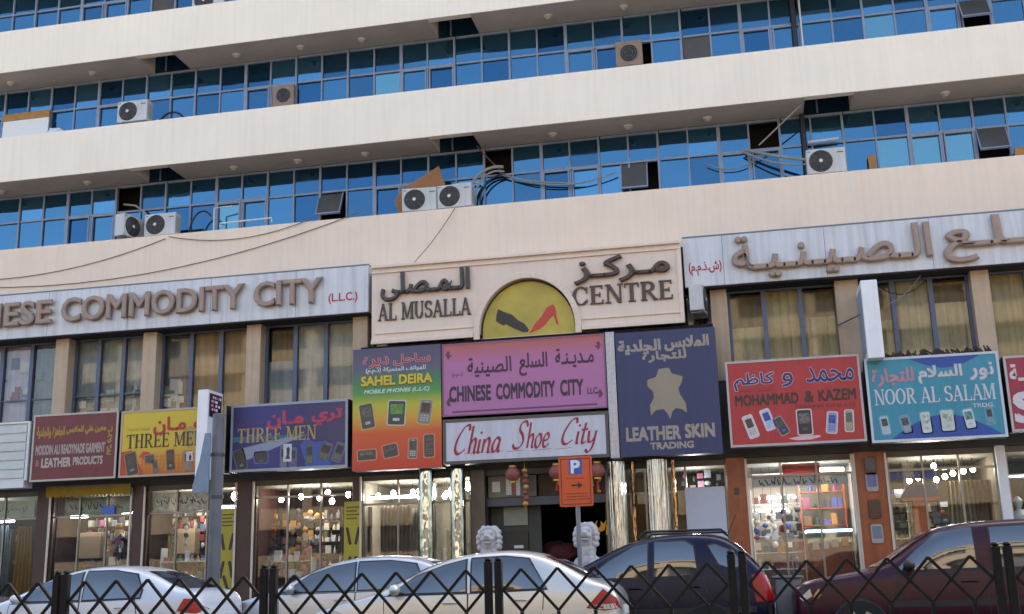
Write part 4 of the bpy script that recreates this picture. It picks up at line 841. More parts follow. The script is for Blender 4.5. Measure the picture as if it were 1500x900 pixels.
# ------------------------------------------------------------------ guardian lions
STONE = mat('white_marble', '#b2afae', .6, var=.1, scale=5, bump=.3, bscale=30)
def lion(label, x, y, z, s, flip):
    t = thing('lion_statue', label, 'statue', (x, y, .15))
    b = MB(); B = lambda c, r: b.ball((c[0] * flip, c[1], c[2]), r, 12, 8)
    B((0, .05, .30), (.30, .34, .32)); B((0, -.02, .62), (.27, .26, .34)); B((0, -.1, .88), (.26, .24, .24))           # haunch, chest, neck
    for sx in (-1, 1):
        B((.27 * sx, .1, .2), (.15, .26, .22)); B((.26 * sx, -.22, .06), (.1, .15, .07))
        for k in range(5): B((.16 * sx, -.2 - .02 * k, .62 - .13 * k), (.095 - .004 * k, .1, .12))
        B((.17 * sx, -.33, .06), (.1, .14, .07))
        B((.24 * sx, -.02, 1.24), (.06, .05, .09)); B((.1 * sx, -.36, 1.17), (.065, .06, .055)); B((.12 * sx, -.37, 1.0), (.09, .08, .07))
    B((.0, -.12, 1.08), (.25, .24, .24)); B((0, -.38, 1.05), (.13, .1, .09)); B((0, -.47, 1.09), (.06, .05, .045)); B((0, -.36, .9), (.13, .11, .05))
    rnd = random.Random(5)
    for ring, (rz, rr, n) in enumerate(((1.30, .17, 6), (1.20, .27, 9), (1.06, .31, 10), (.92, .31, 10), (.78, .29, 9))):
        for k in range(n):
            a = math.pi * (-.12 + 1.24 * k / (n - 1)); B((rr * math.cos(a), -.06 + rr * .85 * math.sin(a) - (.05 if ring > 1 else 0), rz + rnd.uniform(-.02, .02)), .085)
    for k in range(9): a = math.pi * k / 8; B((.27 * math.cos(a), -.2, 1.08 + .24 * math.sin(a)), .075)
    B((.2, -.34, .12), (.1, .1, .1))
    o = b.build('body', STONE, t)
    md = o.modifiers.new('r', 'REMESH'); md.mode = 'VOXEL'; md.voxel_size = .022; md.use_smooth_shade = True
    dg = bpy.context.evaluated_depsgraph_get(); me = bpy.data.meshes.new_from_object(o.evaluated_get(dg)); o.modifiers.clear(); o.data = me
    me.transform(Matrix.Translation((x, y, z)) @ Matrix.Diagonal((s, s, s, 1)))
    b = MB(); b.box(x - .3, x + .3, y - .36, y + .36, z - .1, z + .012); b.box(x - .26, x + .26, y - .32, y + .32, .3, z - .1); b.box(x - .33, x + .33, y - .4, y + .4, .15, .3); b.build('plinth', mat('plinth_stone', '#9c9792', .7, var=.15), t, bevel=.015)
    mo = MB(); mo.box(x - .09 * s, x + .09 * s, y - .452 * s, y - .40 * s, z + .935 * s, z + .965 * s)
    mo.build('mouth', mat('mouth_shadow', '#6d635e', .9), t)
lion('white stone guardian lion head above the silver car roof at the entrance', -5.47, -3, 1.22, .74, 1)
lion('white stone guardian lion standing behind the parking sign post', -3.38, -3, 1.22, .74, -1)

# ------------------------------------------------------------------ poles and parking sign
t = thing('street_pole', 'thick grey street pole in front of the yellow and blue signs', 'pole', (-9.88, -7, 0.15))
b = MB(); b.lathe([(.125, 0), (.118, 4.2), (.11, 4.22), (.02, 4.23)], (-9.88, -7, .15), 10); b.build('shaft', mat('grey_pole', '#65676e', .6, .2, var=.2, scale=3, streak=.2), t)
b = MB(); b.lathe([(.22, 0), (.22, .04)], (-9.88, -7, .15), 12); b.build('base_plate', STEEL, t)
for z in (3.55, 2.75): b = MB(); b.lathe([(.135, 0), (.135, .06)], (-9.88, -7, z), 12); b.build('clamp', mat('clamp_dark', '#3f454d', .5, .4), t)
t = thing('traffic_sign', 'blue-grey road sign panel seen edge-on, strapped to the grey pole', 'sign', (-10.05, -7.1, 2.6))
b = MB(); b.prism([(-9.95, 3.98), (-10.06, 3.98), (-10.15, 3.45), (-10.28, 2.98), (-10.28, 2.86), (-9.95, 2.86)], -7.2, -7.16)
b.build('panel', mat('sign_back_grey', '#6f8296', .5, .3, var=.15), t)
t = thing('parking_sign', 'orange parking sign with blue P square and black arrow on a thin post', 'sign', (-2.93, -7, .15))
b = MB(); b.tube([(-2.95, -7, .15), (-2.95, -7, 3.1)], .04, 10); b.build('post', STEEL, t, smooth=True)
OR = mat('orange_sheet', '#c04a16', .45, var=.06)
b = MB(); b.prism(rrect(-2.96, 2.775, .60, .88, .03, 0), -7.07, -7.055); pn = b.build('panel', OR, t)
def frame(x0, x1, z0, z1, w_, y, m, par, nm):
    b = MB(); b.box(x0, x1, y - .002, y, z0, z0 + w_); b.box(x0, x1, y - .002, y, z1 - w_, z1); b.box(x0, x0 + w_, y - .002, y, z0 + w_, z1 - w_); b.box(x1 - w_, x1, y - .002, y, z0 + w_, z1 - w_); b.build(nm, m, par)
frame(-3.225, -2.695, 2.37, 3.18, .012, -7.071, mat('print_black', '#1d1511', .5), t, 'border')
b = MB(); b.box(-3.075, -2.835, -7.074, -7.0705, 2.90, 3.165); b.build('blue_square', mat('sign_blue', '#1c4a9c', .4), t); text('P', -3.03, -2.885, 2.925, 3.14, -7.0745, mat('sign_white', '#cfd4da', .4), t, bold=.05)
b = MB(); b.prism([(-3.04, 2.69), (-2.92, 2.69), (-2.92, 2.645), (-2.84, 2.705), (-2.92, 2.765), (-2.92, 2.72), (-3.04, 2.72)], -7.074, -7.0705); b.build('arrow', mat('print_black', '#1d1511', .5), t)
b = MB()
for z, w_ in ((2.82, .16), (2.55, .2), (2.5, .17), (2.45, .2)):
    x = -2.96 - w_
    while x < -2.96 + w_: l = random.uniform(.02, .05); b.box(x, x + l, -7.073, -7.0705, z, z + .018); x += l + .015
b.build('small_print', mat('print_rust', '#6e2a12', .5), t)
t = thing('payment_box', 'squat grey metal box between the navy and maroon cars', 'box', (.5, -9.4, 0))
b = MB(); b.box(.3, .68, -9.6, -9.2, 0, 1.02); b.build('body', mat('box_grey', '#77777a', .6, .1, var=.15), t, bevel=.02)
b = MB(); b.box(.27, .71, -9.63, -9.17, 1.021, 1.06); b.build('lid', STEEL, t, bevel=.01)

# ------------------------------------------------------------------ railing between the lanes
fence = thing('railing', 'black steel railing with a row of diamonds and twin posts along the median', 'fence', (-2, -18, .13))
PX = [-5.86 - 1.915 * 3 + 1.915 * k for k in range(10)]
FY = -18.0
for i, x in enumerate(PX):
    for s in (-.042, .042):
        b = MB(); b.box(x + s - .03, x + s + .03, FY - .03, FY + .03, .13, 1.25); b.lathe([(.02, 0), (.034, .012), (.02, .03)], (x + s, FY, 1.25), 8); b.build('post', BLK, fence, bevel=.006)
RB = .0105
for i in range(len(PX) - 1):
    a, d = PX[i] + .08, PX[i + 1] - .08; n = 6; w_ = (d - a) / n; zt, zb = 1.185, .86; zm = (zt + zb) / 2
    b = MB()
    def bar(p, q, dy):
        p = Vector((p[0], 0, p[1])); q = Vector((q[0], 0, q[1])); dr = (q - p).normalized(); nn = Vector((-dr.z, 0, dr.x)) * .0105
        b.prism([(v.x, v.z) for v in (p + nn, q + nn, q - nn, p - nn)], FY - .012 + dy, FY + .012 + dy)
    for k in range(n):
        x0 = a + k * w_; xm = x0 + w_ / 2; x1 = x0 + w_
        bar((x0, zm), (xm, zt), .0); bar((xm, zt), (x1, zm), .004); bar((x0, zm), (xm, zb), .0045); bar((xm, zb), (x1, zm), -.0005)
        b.box(xm - .014, xm + .014, FY - .01, FY + .01, .32, zb - .005)
    b.box(a - .01, d + .01, FY - .018, FY + .018, .28, .32); b.build('diamond_panel', BLK, fence)
# ------------------------------------------------------------------ goods and lamps inside the shops
BULB = emis('bulb_glow', '#fff4e0', 14); TUBE = emis('tube_glow', '#f4f8ff', 9)
def bulbs(grp, label, spots, r=.06, cord=True):
    for x, y, z in spots:
        t = thing('hanging_bulb', label, 'lamp', (x, y, z), grp)
        b = MB(); b.ball((x, y, z), (r, r, r * 1.15), 10, 7); b.build('globe', BULB, t, smooth=True)
        b = MB(); b.tube([(x, y, z + r), (x, y, 3.6)], .008, 5); b.build('cord', BLK, t)
def tube(label, x0, x1, y, z):
    t = thing('tube_light', label, 'lamp', (x0, y, z)); b = MB(); b.tube([(x0, y, z), (x1, y, z)], .03, 8); b.build('tube', TUBE, t, smooth=True)
    b = MB(); b.box(x0, x1, y - .04, y + .04, z + .032, z + .07); b.build('fitting', WHT, t)
def lamp(x, y, z, e, c=(1, .98, .95), r=.12):
    l = bpy.data.lights.new('shop_lamp', 'POINT'); l.energy = e; l.color = c; l.shadow_soft_size = r; o = bpy.data.objects.new('shop_lamp', l); col.objects.link(o); o.location = (x, y, z)
S4 = [(-11.9, .8, 3.3), (-11.35, .8, 3.35), (-10.92, 1.0, 3.32), (-10.62, .8, 3.42), (-10.5, .8, 3.2), (-10.1, .9, 3.36)]
bulbs('globe bulbs of the dark red phone shop', 'white globe bulb inside the dark red shop under the blue sign', S4, .07)
S5 = [(-9.2 + .33 * k + random.uniform(-.08, .08), .6 + random.uniform(0, .7), 3.28 + random.uniform(-.06, .12)) for k in range(8)] + [(-7.35 + .1 * k, .5 + .1 * (k % 3), 3.25 + .11 * (k % 3)) for k in range(6)]
bulbs('globe bulbs of the drapery shop', 'white globe bulb inside the drapery shop under the rainbow sign', S5, .065)
S9 = [(3.75 + .2 * k, .9, 3.12 + .06 * (k % 3)) for k in range(5)] + [(4.75, 1.0, 3.25), (4.95, .8, 3.28), (5.2, 1.0, 3.33), (4.3, .7, 3.42)]
bulbs('globe bulbs of the kiosk shop', 'white globe bulb inside the kiosk shop under the teal sign', S9, .06)
bulbs('globe bulb behind the pole', 'white globe bulb in the shop window right of the grey pole', [(-13.0, .4, 3.4)], .1)
for l, a, d, y, z in [('long tube light high in the bright shop under the red sign', .15, 1.5, 1.2, 3.38), ('tube light at the back of the bright shop', .3, 1.2, 2.6, 2.95), ('second tube light low at the back of the bright shop', .2, 1.0, 2.7, 2.65), ('tube light at the top right of the bright shop', 1.4, 2.3, .9, 3.45),
                      ('tube light across the gift shop window', -13.6, -12.8, .25, 3.12), ('tube light above the yellow poster of the drapery shop', -9.3, -8.0, .35, 3.2), ('tube light in the leather shop window', -17.7, -17.2, .4, 3.04), ('tube light at the right of the leather shop', -16.2, -15.75, .4, 3.1), ('tube light in the dark gown shop', -19.9, -19.4, .4, 3.0), ('tube light in the dark shop at the right edge', 5.9, 6.7, .9, 3.1)]: tube(l, a, d, y, z)
for x, y, e in [(-20, .45, 7), (-16.8, .4, 10), (-14.2, .4, 11), (-11, .4, 11), (-8.6, .4, 15), (-1.2, .5, 12), (1.2, .45, 26), (4.2, .4, 12), (6.8, .6, 4)]: lamp(x, y, 3.25, e)
PAL = ['#8a3030', '#b0a89a', '#3a4a8c', '#c2b9a8', '#5a5f66', '#7c5a38', '#a8742e', '#38584a', '#b8bcc2', '#1f2024', '#7a2f55', '#c9c4b8']
GM = [mat('goods_' + p[1:], p, .45, var=.2, scale=9) for p in PAL]
WOOD = mat('shelf_wood', '#6d5138', .6, var=.2); GSH = glass_mat('shelf_glass', '#c8dcd8', .12)
def shelf(label, x0, x1, y, levels, m, shopname, dep=.32, n=6, back=True, kinds=('boxed_good', 'bottle', 'vase'), pal=None):
    t = thing('display_shelf', label, 'shelf', ((x0 + x1) / 2, y, .15))
    for x in (x0, x1): b = MB(); b.box(x - .015, x + .015, y - dep / 2, y + dep / 2, .16, levels[-1] + .35); b.build('upright', m, t)
    for z in levels: b = MB(); b.box(x0 + .015, x1 - .015, y - dep / 2, y + dep / 2, z - .02, z); b.build('shelf_board', m, t)
    for z in levels:
        x = x0 + .06
        while x < x1 - .1:
            w_ = random.uniform(.07, .2); kd = random.choice(kinds); h_ = random.uniform(.1, .27); gm = random.choice(pal or GM)
            if x + w_ > x1 - .03: break
            b = MB(); cx_ = x + w_ / 2; yy = y - dep * .15 + random.uniform(-.04, .04)
            if kd == 'boxed_good': b.box(x, x + w_, yy - .06, yy + .06, z + .002, z + h_)
            elif kd == 'bottle': r = w_ * .32; b.lathe([(r, 0), (r, h_ * .6), (r * .35, h_ * .75), (r * .35, h_)], (cx_, yy, z + .002), 10)
            elif kd == 'handbag': b.prism([(x, z + .002), (x + w_, z + .002), (x + w_ * .88, z + h_ * .75), (x + w_ * .12, z + h_ * .75)], yy - .05, yy + .05); b.tube([(x + w_ * .28, yy, z + h_ * .74), (x + w_ * .34, yy, z + h_ * 1.05), (x + w_ * .66, yy, z + h_ * 1.05), (x + w_ * .72, yy, z + h_ * .74)], .008, 5)
            elif kd == 'shoe': b.prism([(x, z + .002), (x + w_ * 1.0, z + .002), (x + w_, z + .05), (x + w_ * .5, z + .08), (x + w_ * .35, z + .15), (x, z + .15)], yy - .04, yy + .04)
            else: r = w_ * .45; b.lathe([(r * .5, 0), (r, h_ * .35), (r * .9, h_ * .55), (r * .35, h_ * .85), (r * .55, h_)], (cx_, yy, z + .002), 12)
            tag(b.build(kd, gm, smooth=kd in ('bottle', 'vase'), bevel=.006 if kd == 'boxed_good' else 0), {'boxed_good': 'small boxed goods', 'bottle': 'small bottle', 'vase': 'rounded vase', 'shoe': 'single shoe', 'handbag': 'small handbag'}[kd] + ' on the shelves of the ' + shopname, {'boxed_good': 'box', 'bottle': 'bottle', 'vase': 'vase', 'shoe': 'shoe', 'handbag': 'bag'}[kd], 'goods on display in the ' + shopname)
            x += w_ + random.uniform(.015, .06)
    return t
shelf('brown wooden shelf at the back of the leather shop', -17.9, -16.2, 2.6, [1.0, 1.5, 2.0, 2.5], WOOD, 'leather shop')
shelf('low display shelf behind the leather shop window', -16.6, -15.8, .55, [.8, 1.3, 1.75], STEEL, 'leather shop', kinds=('boxed_good', 'vase'))
shelf('white display shelf of vases behind the gift shop window', -15.1, -13.7, .7, [.9, 1.35, 1.8], WHT, 'gift shop', kinds=('vase', 'bottle', 'boxed_good'))
shelf('tall back shelf in the gift shop', -15.1, -13.2, 2.4, [1.2, 1.7, 2.2, 2.7], WOOD, 'gift shop')
shelf('glass counter with shelves in the dark red shop', -12.1, -10.9, .6, [.6, .95, 1.3, 1.72], GSH, 'dark red phone shop', kinds=('boxed_good',), n=5)
shelf('tall back shelf in the dark red shop', -12.1, -9.9, 2.6, [1.3, 1.8, 2.3, 2.8], WOOD, 'dark red phone shop')
shelf('back shelf of bright phone boxes under the red sign', .1, 1.3, 2.5, [1.2, 1.6, 2.0, 2.4, 2.8], WHT, 'bright shop', kinds=('boxed_good',))
shelf('back shelf of the kiosk shop', 3.9, 5.4, 2.5, [1.2, 1.6, 2.0, 2.4], WOOD, 'kiosk shop', kinds=('boxed_good', 'bottle'))
shelf('rack of small goods at the left of the kiosk shop', 3.2, 3.6, .8, [1.0, 1.4, 1.8, 2.2, 2.6], GSH, 'kiosk shop', kinds=('boxed_good',))
shelf('rack of bottles behind the mirror-clad columns', -7.4, -6.75, .8, [1.2, 1.6, 2.0], GSH, 'drapery shop', kinds=('bottle', 'vase'), pal=[GM[8], GM[4], GM[1]])
shelf('rack in the dark shop at the right edge', 5.9, 7.4, 1.2, [1.2, 1.7, 2.2], STEEL, 'dark shop', kinds=('boxed_good', 'bottle'))
shelf('dim rack of gowns accessories at far left', -21.3, -20.2, 1.6, [1.0, 1.5, 2.0, 2.5], STEEL, 'gown shop')
# counters
def counter(label, x0, x1, y, h_, top, body, leg=True):
    t = thing('counter', label, 'counter', ((x0 + x1) / 2, y, .15)); b = MB(); b.box(x0, x1, y - .3, y + .3, h_ - .06, h_); b.build('top', top, t, bevel=.01)
    b = MB(); b.box(x0 + .04, x1 - .04, y - .26, y + .26, .16, h_ - .3); b.build('cabinet', body, t); b = MB(); b.box(x0 + .02, x1 - .02, y - .29, y + .29, h_ - .299, h_ - .061); b.build('glass_case', GSH, t)
counter('bright counter with a blue-white lit edge in the shop under the red sign', 1.28, 2.32, .75, 2.05, emis('blue_edge_glow', '#9fd4ff', 1.6), mat('counter_orange', '#7c3a1c', .5, var=.4, scale=5))
for k in range(4):
    b = MB(); b.box(1.4 + .22 * k, 1.55 + .22 * k, .42, .5, 1.6 + .02 * k, 1.78 + .02 * k); tag(b.build('phone_box', GM[(3 + 5 * k) % 12], bevel=.004), 'small phone box displayed in front of the blue-white counter', 'box', 'phone boxes at the counter')
# orange kiosk with grey slanted roof
t = thing('kiosk', 'orange kiosk post with a grey slanted roof behind the glass under the teal sign', 'kiosk', (3.9, .6, .15))
b = MB(); b.box(3.72, 3.98, .5, .76, .16, 2.68); KOR = mat('kiosk_orange', '#b8501a', .45, var=.1); b.build('post', KOR, t, bevel=.01); b = MB(); b.box(3.5, 4.3, .35, 1.0, 2.62, 2.7); b.build('shelf', KOR, t)
b = MB(); b.prism([(3.5, 2.7), (4.32, 2.7), (4.18, 2.98), (3.66, 2.98)], .33, 1.0); b.build('roof', mat('kiosk_roof', '#3a3e52', .6, var=.2), t)
# phone displays on the orange pillar
for k, (z, c, nm) in enumerate([(3.42, '#3a3c44', 'dark'), (3.05, '#4a5a8a', 'blue'), (2.45, '#2a211e', 'black'), (1.9, '#5a6a7a', 'grey')]):
    t = thing('phone_display', 'large %s phone dummy fixed on the orange pillar' % nm, 'display', (2.82, -.12, z)); b = MB(); b.prism(rrect(2.8, z, .26, .42, .05, 0), -.15, -.101); b.build('case', mat('dummy_' + nm, '#8d8a88' if k % 2 else '#4a2a20', .4, .2), t)
    b = MB(); b.prism(rrect(2.8, z + .03, .2, .27, .02, 0), -.156, -.149); b.build('screen', mat('dummy_screen_' + nm, c, .25), t)
b = MB(); b.box(-.28, -.17, -.13, -.101, 2.9, 3.05); tag(b.build('meter_box', mat('meter_dark', '#3a3434', .5), bevel=.006), 'small dark meter box on the orange pillar beside the white board', 'box')
# draped cloth, gowns, jackets, posters
def drape(name, label, cat, x0, x1, y, z0, z1, m, waves=9, amp=.06, taper=1.0, grp=None):
    b = MB(); n = 40; rows = 10; vs = []
    for r in range(rows + 1):
        f = r / rows; z = z0 + (z1 - z0) * f; wd = 1 - (1 - taper) * f; cxx = (x0 + x1) / 2
        for k in range(n + 1):
            u = k / n; vs.append((cxx + (x0 + (x1 - x0) * u - cxx) * wd, y + amp * math.sin(u * waves * 6.28 + .6 * math.sin(f * 5)) * (.6 + .4 * (1 - f)), z))
    b.add(vs, [(r * (n + 1) + k, r * (n + 1) + k + 1, (r + 1) * (n + 1) + k + 1, (r + 1) * (n + 1) + k) for r in range(rows) for k in range(n)])
    return tag(b.build(name, m, smooth=True, recalc=False), label, cat, grp)
CL = lambda n, c: mat('cloth_' + n, c, .85, var=.25, scale=3, streak=.3)
drape('drape', 'grey striped drapes hanging at the left of the drapery shop', 'drape', -10.15, -9.65, .45, .2, 3.0, CL('grey', '#5c564e'), 5)
drape('drape', 'brown draped fabric lengths hanging in the drapery shop window', 'drape', -9.05, -8.25, .4, .2, 3.0, CL('brown', '#6b5a48'), 8, .07)
drape('drape', 'pale draped fabric beside the mirror-clad column', 'drape', -8.3, -7.9, .5, .2, 2.9, CL('pale', '#8c8375'), 4)
drape('drape', 'dark draped fabric beside the yellow poster', 'drape', -9.41, -9.3, .5, .2, 3.0, CL('dark', '#2a2620'), 2)
drape('drape', 'olive drapes gathered in the kiosk shop window', 'drape', 4.45, 5.1, .5, .9, 3.05, CL('olive', '#6e6349'), 6, .06, .8)
drape('drape', 'brown drapes at the right of the kiosk shop window', 'drape', 5.05, 5.48, .6, .9, 3.05, CL('tan', '#5d452c'), 4, .05)
drape('gown', 'yellow gown hanging in the dark shop at far left', 'gown', -19.45, -18.75, .5, .6, 2.85, CL('yellow', '#97701f'), 5, .08, .6)
drape('gown', 'pale blue gown hanging beside the yellow gown', 'gown', -20.0, -19.5, .55, .6, 2.9, CL('blue', '#5f6f86'), 4, .08, .5)
drape('gown', 'grey gown on the left of the blue gown', 'gown', -20.8, -20.2, .6, .5, 2.6, CL('ash', '#4b4648'), 5, .08, .5)
for k, (x, c) in enumerate([(-17.75, '#6f6a64'), (-17.35, '#3f352f'), (-16.95, '#8a8580'), (-16.55, '#4f4a48'), (-16.15, '#2f3340')]):
    drape('jacket', 'hanging %s jacket in the leather shop window' % ('grey', 'dark brown', 'light grey', 'charcoal', 'navy')[k], 'jacket', x - .19, x + .19, .35, .5, 1.5, CL('jk%d' % k, c), 2, .07, .45, 'jackets hung in the leather shop window')
b = MB(); b.box(-17.55, -16.85, .5, .9, 1.95, 2.62); tag(b.build('carton', mat('carton_tan', '#a08a70', .85, var=.1), bevel=.01), 'tan carton behind the leather shop glass', 'carton')
b = MB(); b.box(-14.9, -14.35, .9, 1.2, 2.0, 2.65); tag(b.build('carton', mat('carton_tan', '#a08a70', .85), bevel=.01), 'tan carton behind the gift shop glass', 'carton')
def poster(label, x0, x1, y, z0, z1):
    t = thing('shoe_poster', label, 'poster', ((x0 + x1) / 2, y, z0)); b = MB(); b.box(x0, x1, y, y + .012, z0, z1); b.build('sheet', mat('poster_yellow', '#9c8e1c', .5, var=.12), t)
    w_ = x1 - x0
    for k, (u, v, tl) in enumerate([(.26, .62, 12), (.74, .62, -12), (.26, .30, -12), (.74, .30, 12), (.5, .14, 20)]): b = MB(); b.prism(rrect(x0 + w_ * u, z0 + (z1 - z0) * v, w_ * .16, (z1 - z0) * .2, .03, tl), y - .004, y - .001); b.build('phone_picture', mat('poster_black', '#23211a', .5), t)
    b = MB()
    for k in range(4): b.box(x0 + w_ * .12, x1 - w_ * .14 * (1 + k % 2), y - .003, y - .001, z1 - .16 - .09 * k, z1 - .12 - .09 * k)
    b.build('small_print', mat('poster_olive', '#5a5216', .6), t)
poster('tall yellow poster of black devices right of the grey pole', -13.25, -12.74, .0 - .0, .9, 3.05); poster('tall yellow poster of black devices in the drapery shop window', -9.83, -9.36, -.12, .9, 3.1)
# transom boards of the left shops
TRB = mat('transom_pale', '#9aa08f', .5, var=.35, scale=4)
def transom(label, x0, x1, z0, z1, m=TRB, seed=1, ink='#2c2a3a'):
    t = thing('transom_board', label, 'board', ((x0 + x1) / 2, .12, z0)); b = MB(); b.box(x0, x1, .1, .13, z0, z1); b.build('panel', m, t); rn = random.Random(seed); b = MB(); x = x0 + .15
    while x < x1 - .25:
        l = rn.uniform(.08, .2); z = (z0 + z1) / 2 - .05; q = [(0, .1)] + [(l * k / 4, rn.uniform(-.03, .07)) for k in range(1, 4)] + [(l, rn.choice((.16, .02, -.05)))]
        brush(q, .03, b, .098, lambda u, v, x=x, z=z: (x + u, z + v)); x += l + rn.uniform(.0, .07)
    b.build('script_marks', mat('ink_' + ink[1:], ink, .6), t)
transom('pale transom board with dark script over the leather shop glass', -17.7, -15.75, 3.06, 3.5); transom('pale transom board over the gown shop', -20.2, -18.6, 3.06, 3.5, seed=3, ink='#4a4a55')
transom('glittering silver transom band over the gift shop glass', -15.2, -13.3, 3.06, 3.56, mat('silver_glitter', '#a9a89e', .3, .5, var=.5, scale=14, bump=.8, bscale=18), 5)
transom('white transom board with dark Arabic script over the bright shop', .15, 2.3, 3.06, 3.28, mat('transom_white', '#c4c8c8', .4, var=.1), 7, '#33353f'); transom('blue lit transom strip in the kiosk shop', 3.25, 4.2, 3.1, 3.3, mat('transom_blue', '#2c3f9c', .4), 9, '#8a7a3a')
b = MB(); b.prism([(.85, 3.3), (1.7, 3.3), (1.7, 3.58), (.85, 3.58)], .2, .22); tag(b.build('red_banner', mat('banner_red', '#8e1f22', .5)), 'red banner high in the bright shop window', 'banner')
b = MB(); b.box(-16.55, -16.2, .05 - .04, .045, 3.05, 3.27); tag(b.build('notice', mat('notice_blue', '#3a63b8', .5)), 'small blue notice on the leather shop glass', 'notice')
# scalloped awning
t = thing('awning', 'short yellow scalloped awning over the leather shop', 'awning', (-16.85, -.15, 3.5)); P = []; n = 22; xa, xb = -18.05, -15.62
for k in range(n):
    a = xa + (xb - xa) * k / n; w_ = (xb - xa) / n; P += [(a, 3.56), (a + w_ * .25, 3.515), (a + w_ * .5, 3.5), (a + w_ * .75, 3.515)]
b = MB(); b.prism(P + [(xb, 3.56), (xb, 3.78), (xa, 3.78)], -.26, -.245); b.build('valance', mat('awning_yellow', '#8c7422', .8, var=.2, scale=5), t)
b = MB(); b.tube([(xa, -.25, 3.79), (xb, -.25, 3.79)], .02, 8); b.build('rail', STEEL, t)
t = thing('scarf', 'red cloth heap in the dark entrance', 'cloth', (-4.6, 1.0, 1.5)); b = MB(); b.ball((-4.62, 1.0, 1.72), (.5, .3, .25), 14, 9); b.v = [(x + random.uniform(-.06, .06), y, z + random.uniform(-.06, .06)) for x, y, z in b.v]; b.build('heap', mat('red_cloth', '#3c0c0c', .8, var=.3), t, smooth=True)
b = MB(); b.box(-5.1, -4.1, .8, 1.3, .155, 1.5); b.build('stand', DBRN, t)
# white mannequin bust at right edge
t = thing('mannequin', 'white mannequin torso in the dark shop at the right edge', 'mannequin', (5.98, .5, .15)); b = MB(); b.lathe([(.1, 1.6), (.16, 1.75), (.2, 2.0), (.22, 2.2), (.1, 2.32), (.05, 2.36), (.09, 2.45), (.1, 2.55), (.03, 2.64)], (5.98, .5, 0), 16); b.build('torso', WHT, t, smooth=True); b = MB(); b.tube([(5.98, .5, .16), (5.98, .5, 1.62)], .03, 8); b.build('stand', STEEL, t)

# strips of small packs hung in the shop windows
def strip(shopname, x, y, z1, n, cols, w_=.16):
    t = thing('pack_strip', 'vertical string of small packs hung behind the glass of the ' + shopname, 'goods strip', (x, y, z1), 'strings of packs in the ' + shopname)
    z = z1 - .08; b = MB(); b.tube([(x, y, 3.6), (x, y, z1 - n * .2)], .005, 5); b.build('string', BLK, t)
    for k in range(n):
        h_ = random.uniform(.1, .19); ww = w_ * random.uniform(.6, 1.1); dx = random.uniform(-.03, .03); b = MB()
        if random.random() < .5: b.box(x + dx - ww / 2, x + dx + ww / 2, y - .03, y - .008, z - h_, z)
        else: b.ball((x + dx, y - .03, z - h_ / 2), (ww / 2, .03, h_ / 2), 10, 6)
        b.build('pack', random.choice(cols), t, smooth=False); z -= h_ + random.uniform(.02, .08)
DKP = [GM[i] for i in (4, 9, 5, 9, 10)]; MIX = [GM[i] for i in (0, 1, 2, 3, 4, 8, 9, 11)]; RED = [GM[i] for i in (0, 9, 6, 5, 9)]
for nm, a, d, z1, n, cols, st_ in [('leather shop', -17.9, -15.7, 3.0, 4, DKP, .23), ('gift shop', -15.2, -13.4, 3.05, 4, MIX, .18), ('dark red phone shop', -12.1, -10.7, 3.1, 8, DKP + RED, .16), ('skin shop', -1.5, -.5, 3.55, 2, DKP, .2), ('bright shop', .15, 1.2, 2.75, 5, MIX, .2), ('kiosk shop', 3.25, 4.5, 2.6, 5, MIX, .2), ('gown shop', -21.4, -20.0, 2.9, 5, DKP, .22)]:
    x = a
    while x < d: strip(nm, x + random.uniform(-.03, .03), random.uniform(.25, 1.6), z1 + random.uniform(-.15, .1), n, cols); x += st_
shelf('orange front rack of the bright shop', 1.25, 2.3, 1.7, [2.2, 2.6, 3.0], mat('rack_orange', '#a8451c', .5), 'bright shop', kinds=('boxed_good', 'bottle'))
shelf('front rack of shoes in the drapery shop between the mirror-clad columns', -7.42, -7.05, .4, [.8, 1.2, 1.55], WHT, 'drapery shop', kinds=('shoe', 'bottle'))
shelf('low front rack of small packs in the dark red shop', -10.85, -10.1, .5, [.7, 1.1, 1.45], WHT, 'dark red phone shop', kinds=('boxed_good', 'bottle'))

BW = [GM[i] for i in (1, 3, 8, 9, 11, 4, 9, 0, 2)]
def wide_shelf(label, x0, x1, y, levels, shopname, kinds, pal): shelf(label, x0, x1, y, levels, DBRN, shopname, dep=.26, kinds=kinds, pal=pal)
wide_shelf('dark full-width shelf of dense goods inside the leather shop', -17.95, -15.72, 1.3, [1.75, 2.1, 2.45, 2.8], 'leather shop', ('handbag', 'boxed_good'), BW)
wide_shelf('dark full-width shelf of dense goods inside the gift shop', -15.25, -12.8, 1.4, [1.95, 2.3, 2.65, 3.0], 'gift shop', ('handbag', 'vase', 'boxed_good'), BW)
wide_shelf('dark full-width shelf of dense goods inside the dark red shop', -12.2, -9.9, 1.5, [1.9, 2.2, 2.5, 2.8], 'dark red phone shop', ('boxed_good', 'bottle', 'handbag'), BW)
wide_shelf('dark shelf of dense goods inside the kiosk shop', 3.2, 4.4, 1.3, [1.7, 2.05, 2.4, 2.75], 'kiosk shop', ('boxed_good', 'handbag'), BW)
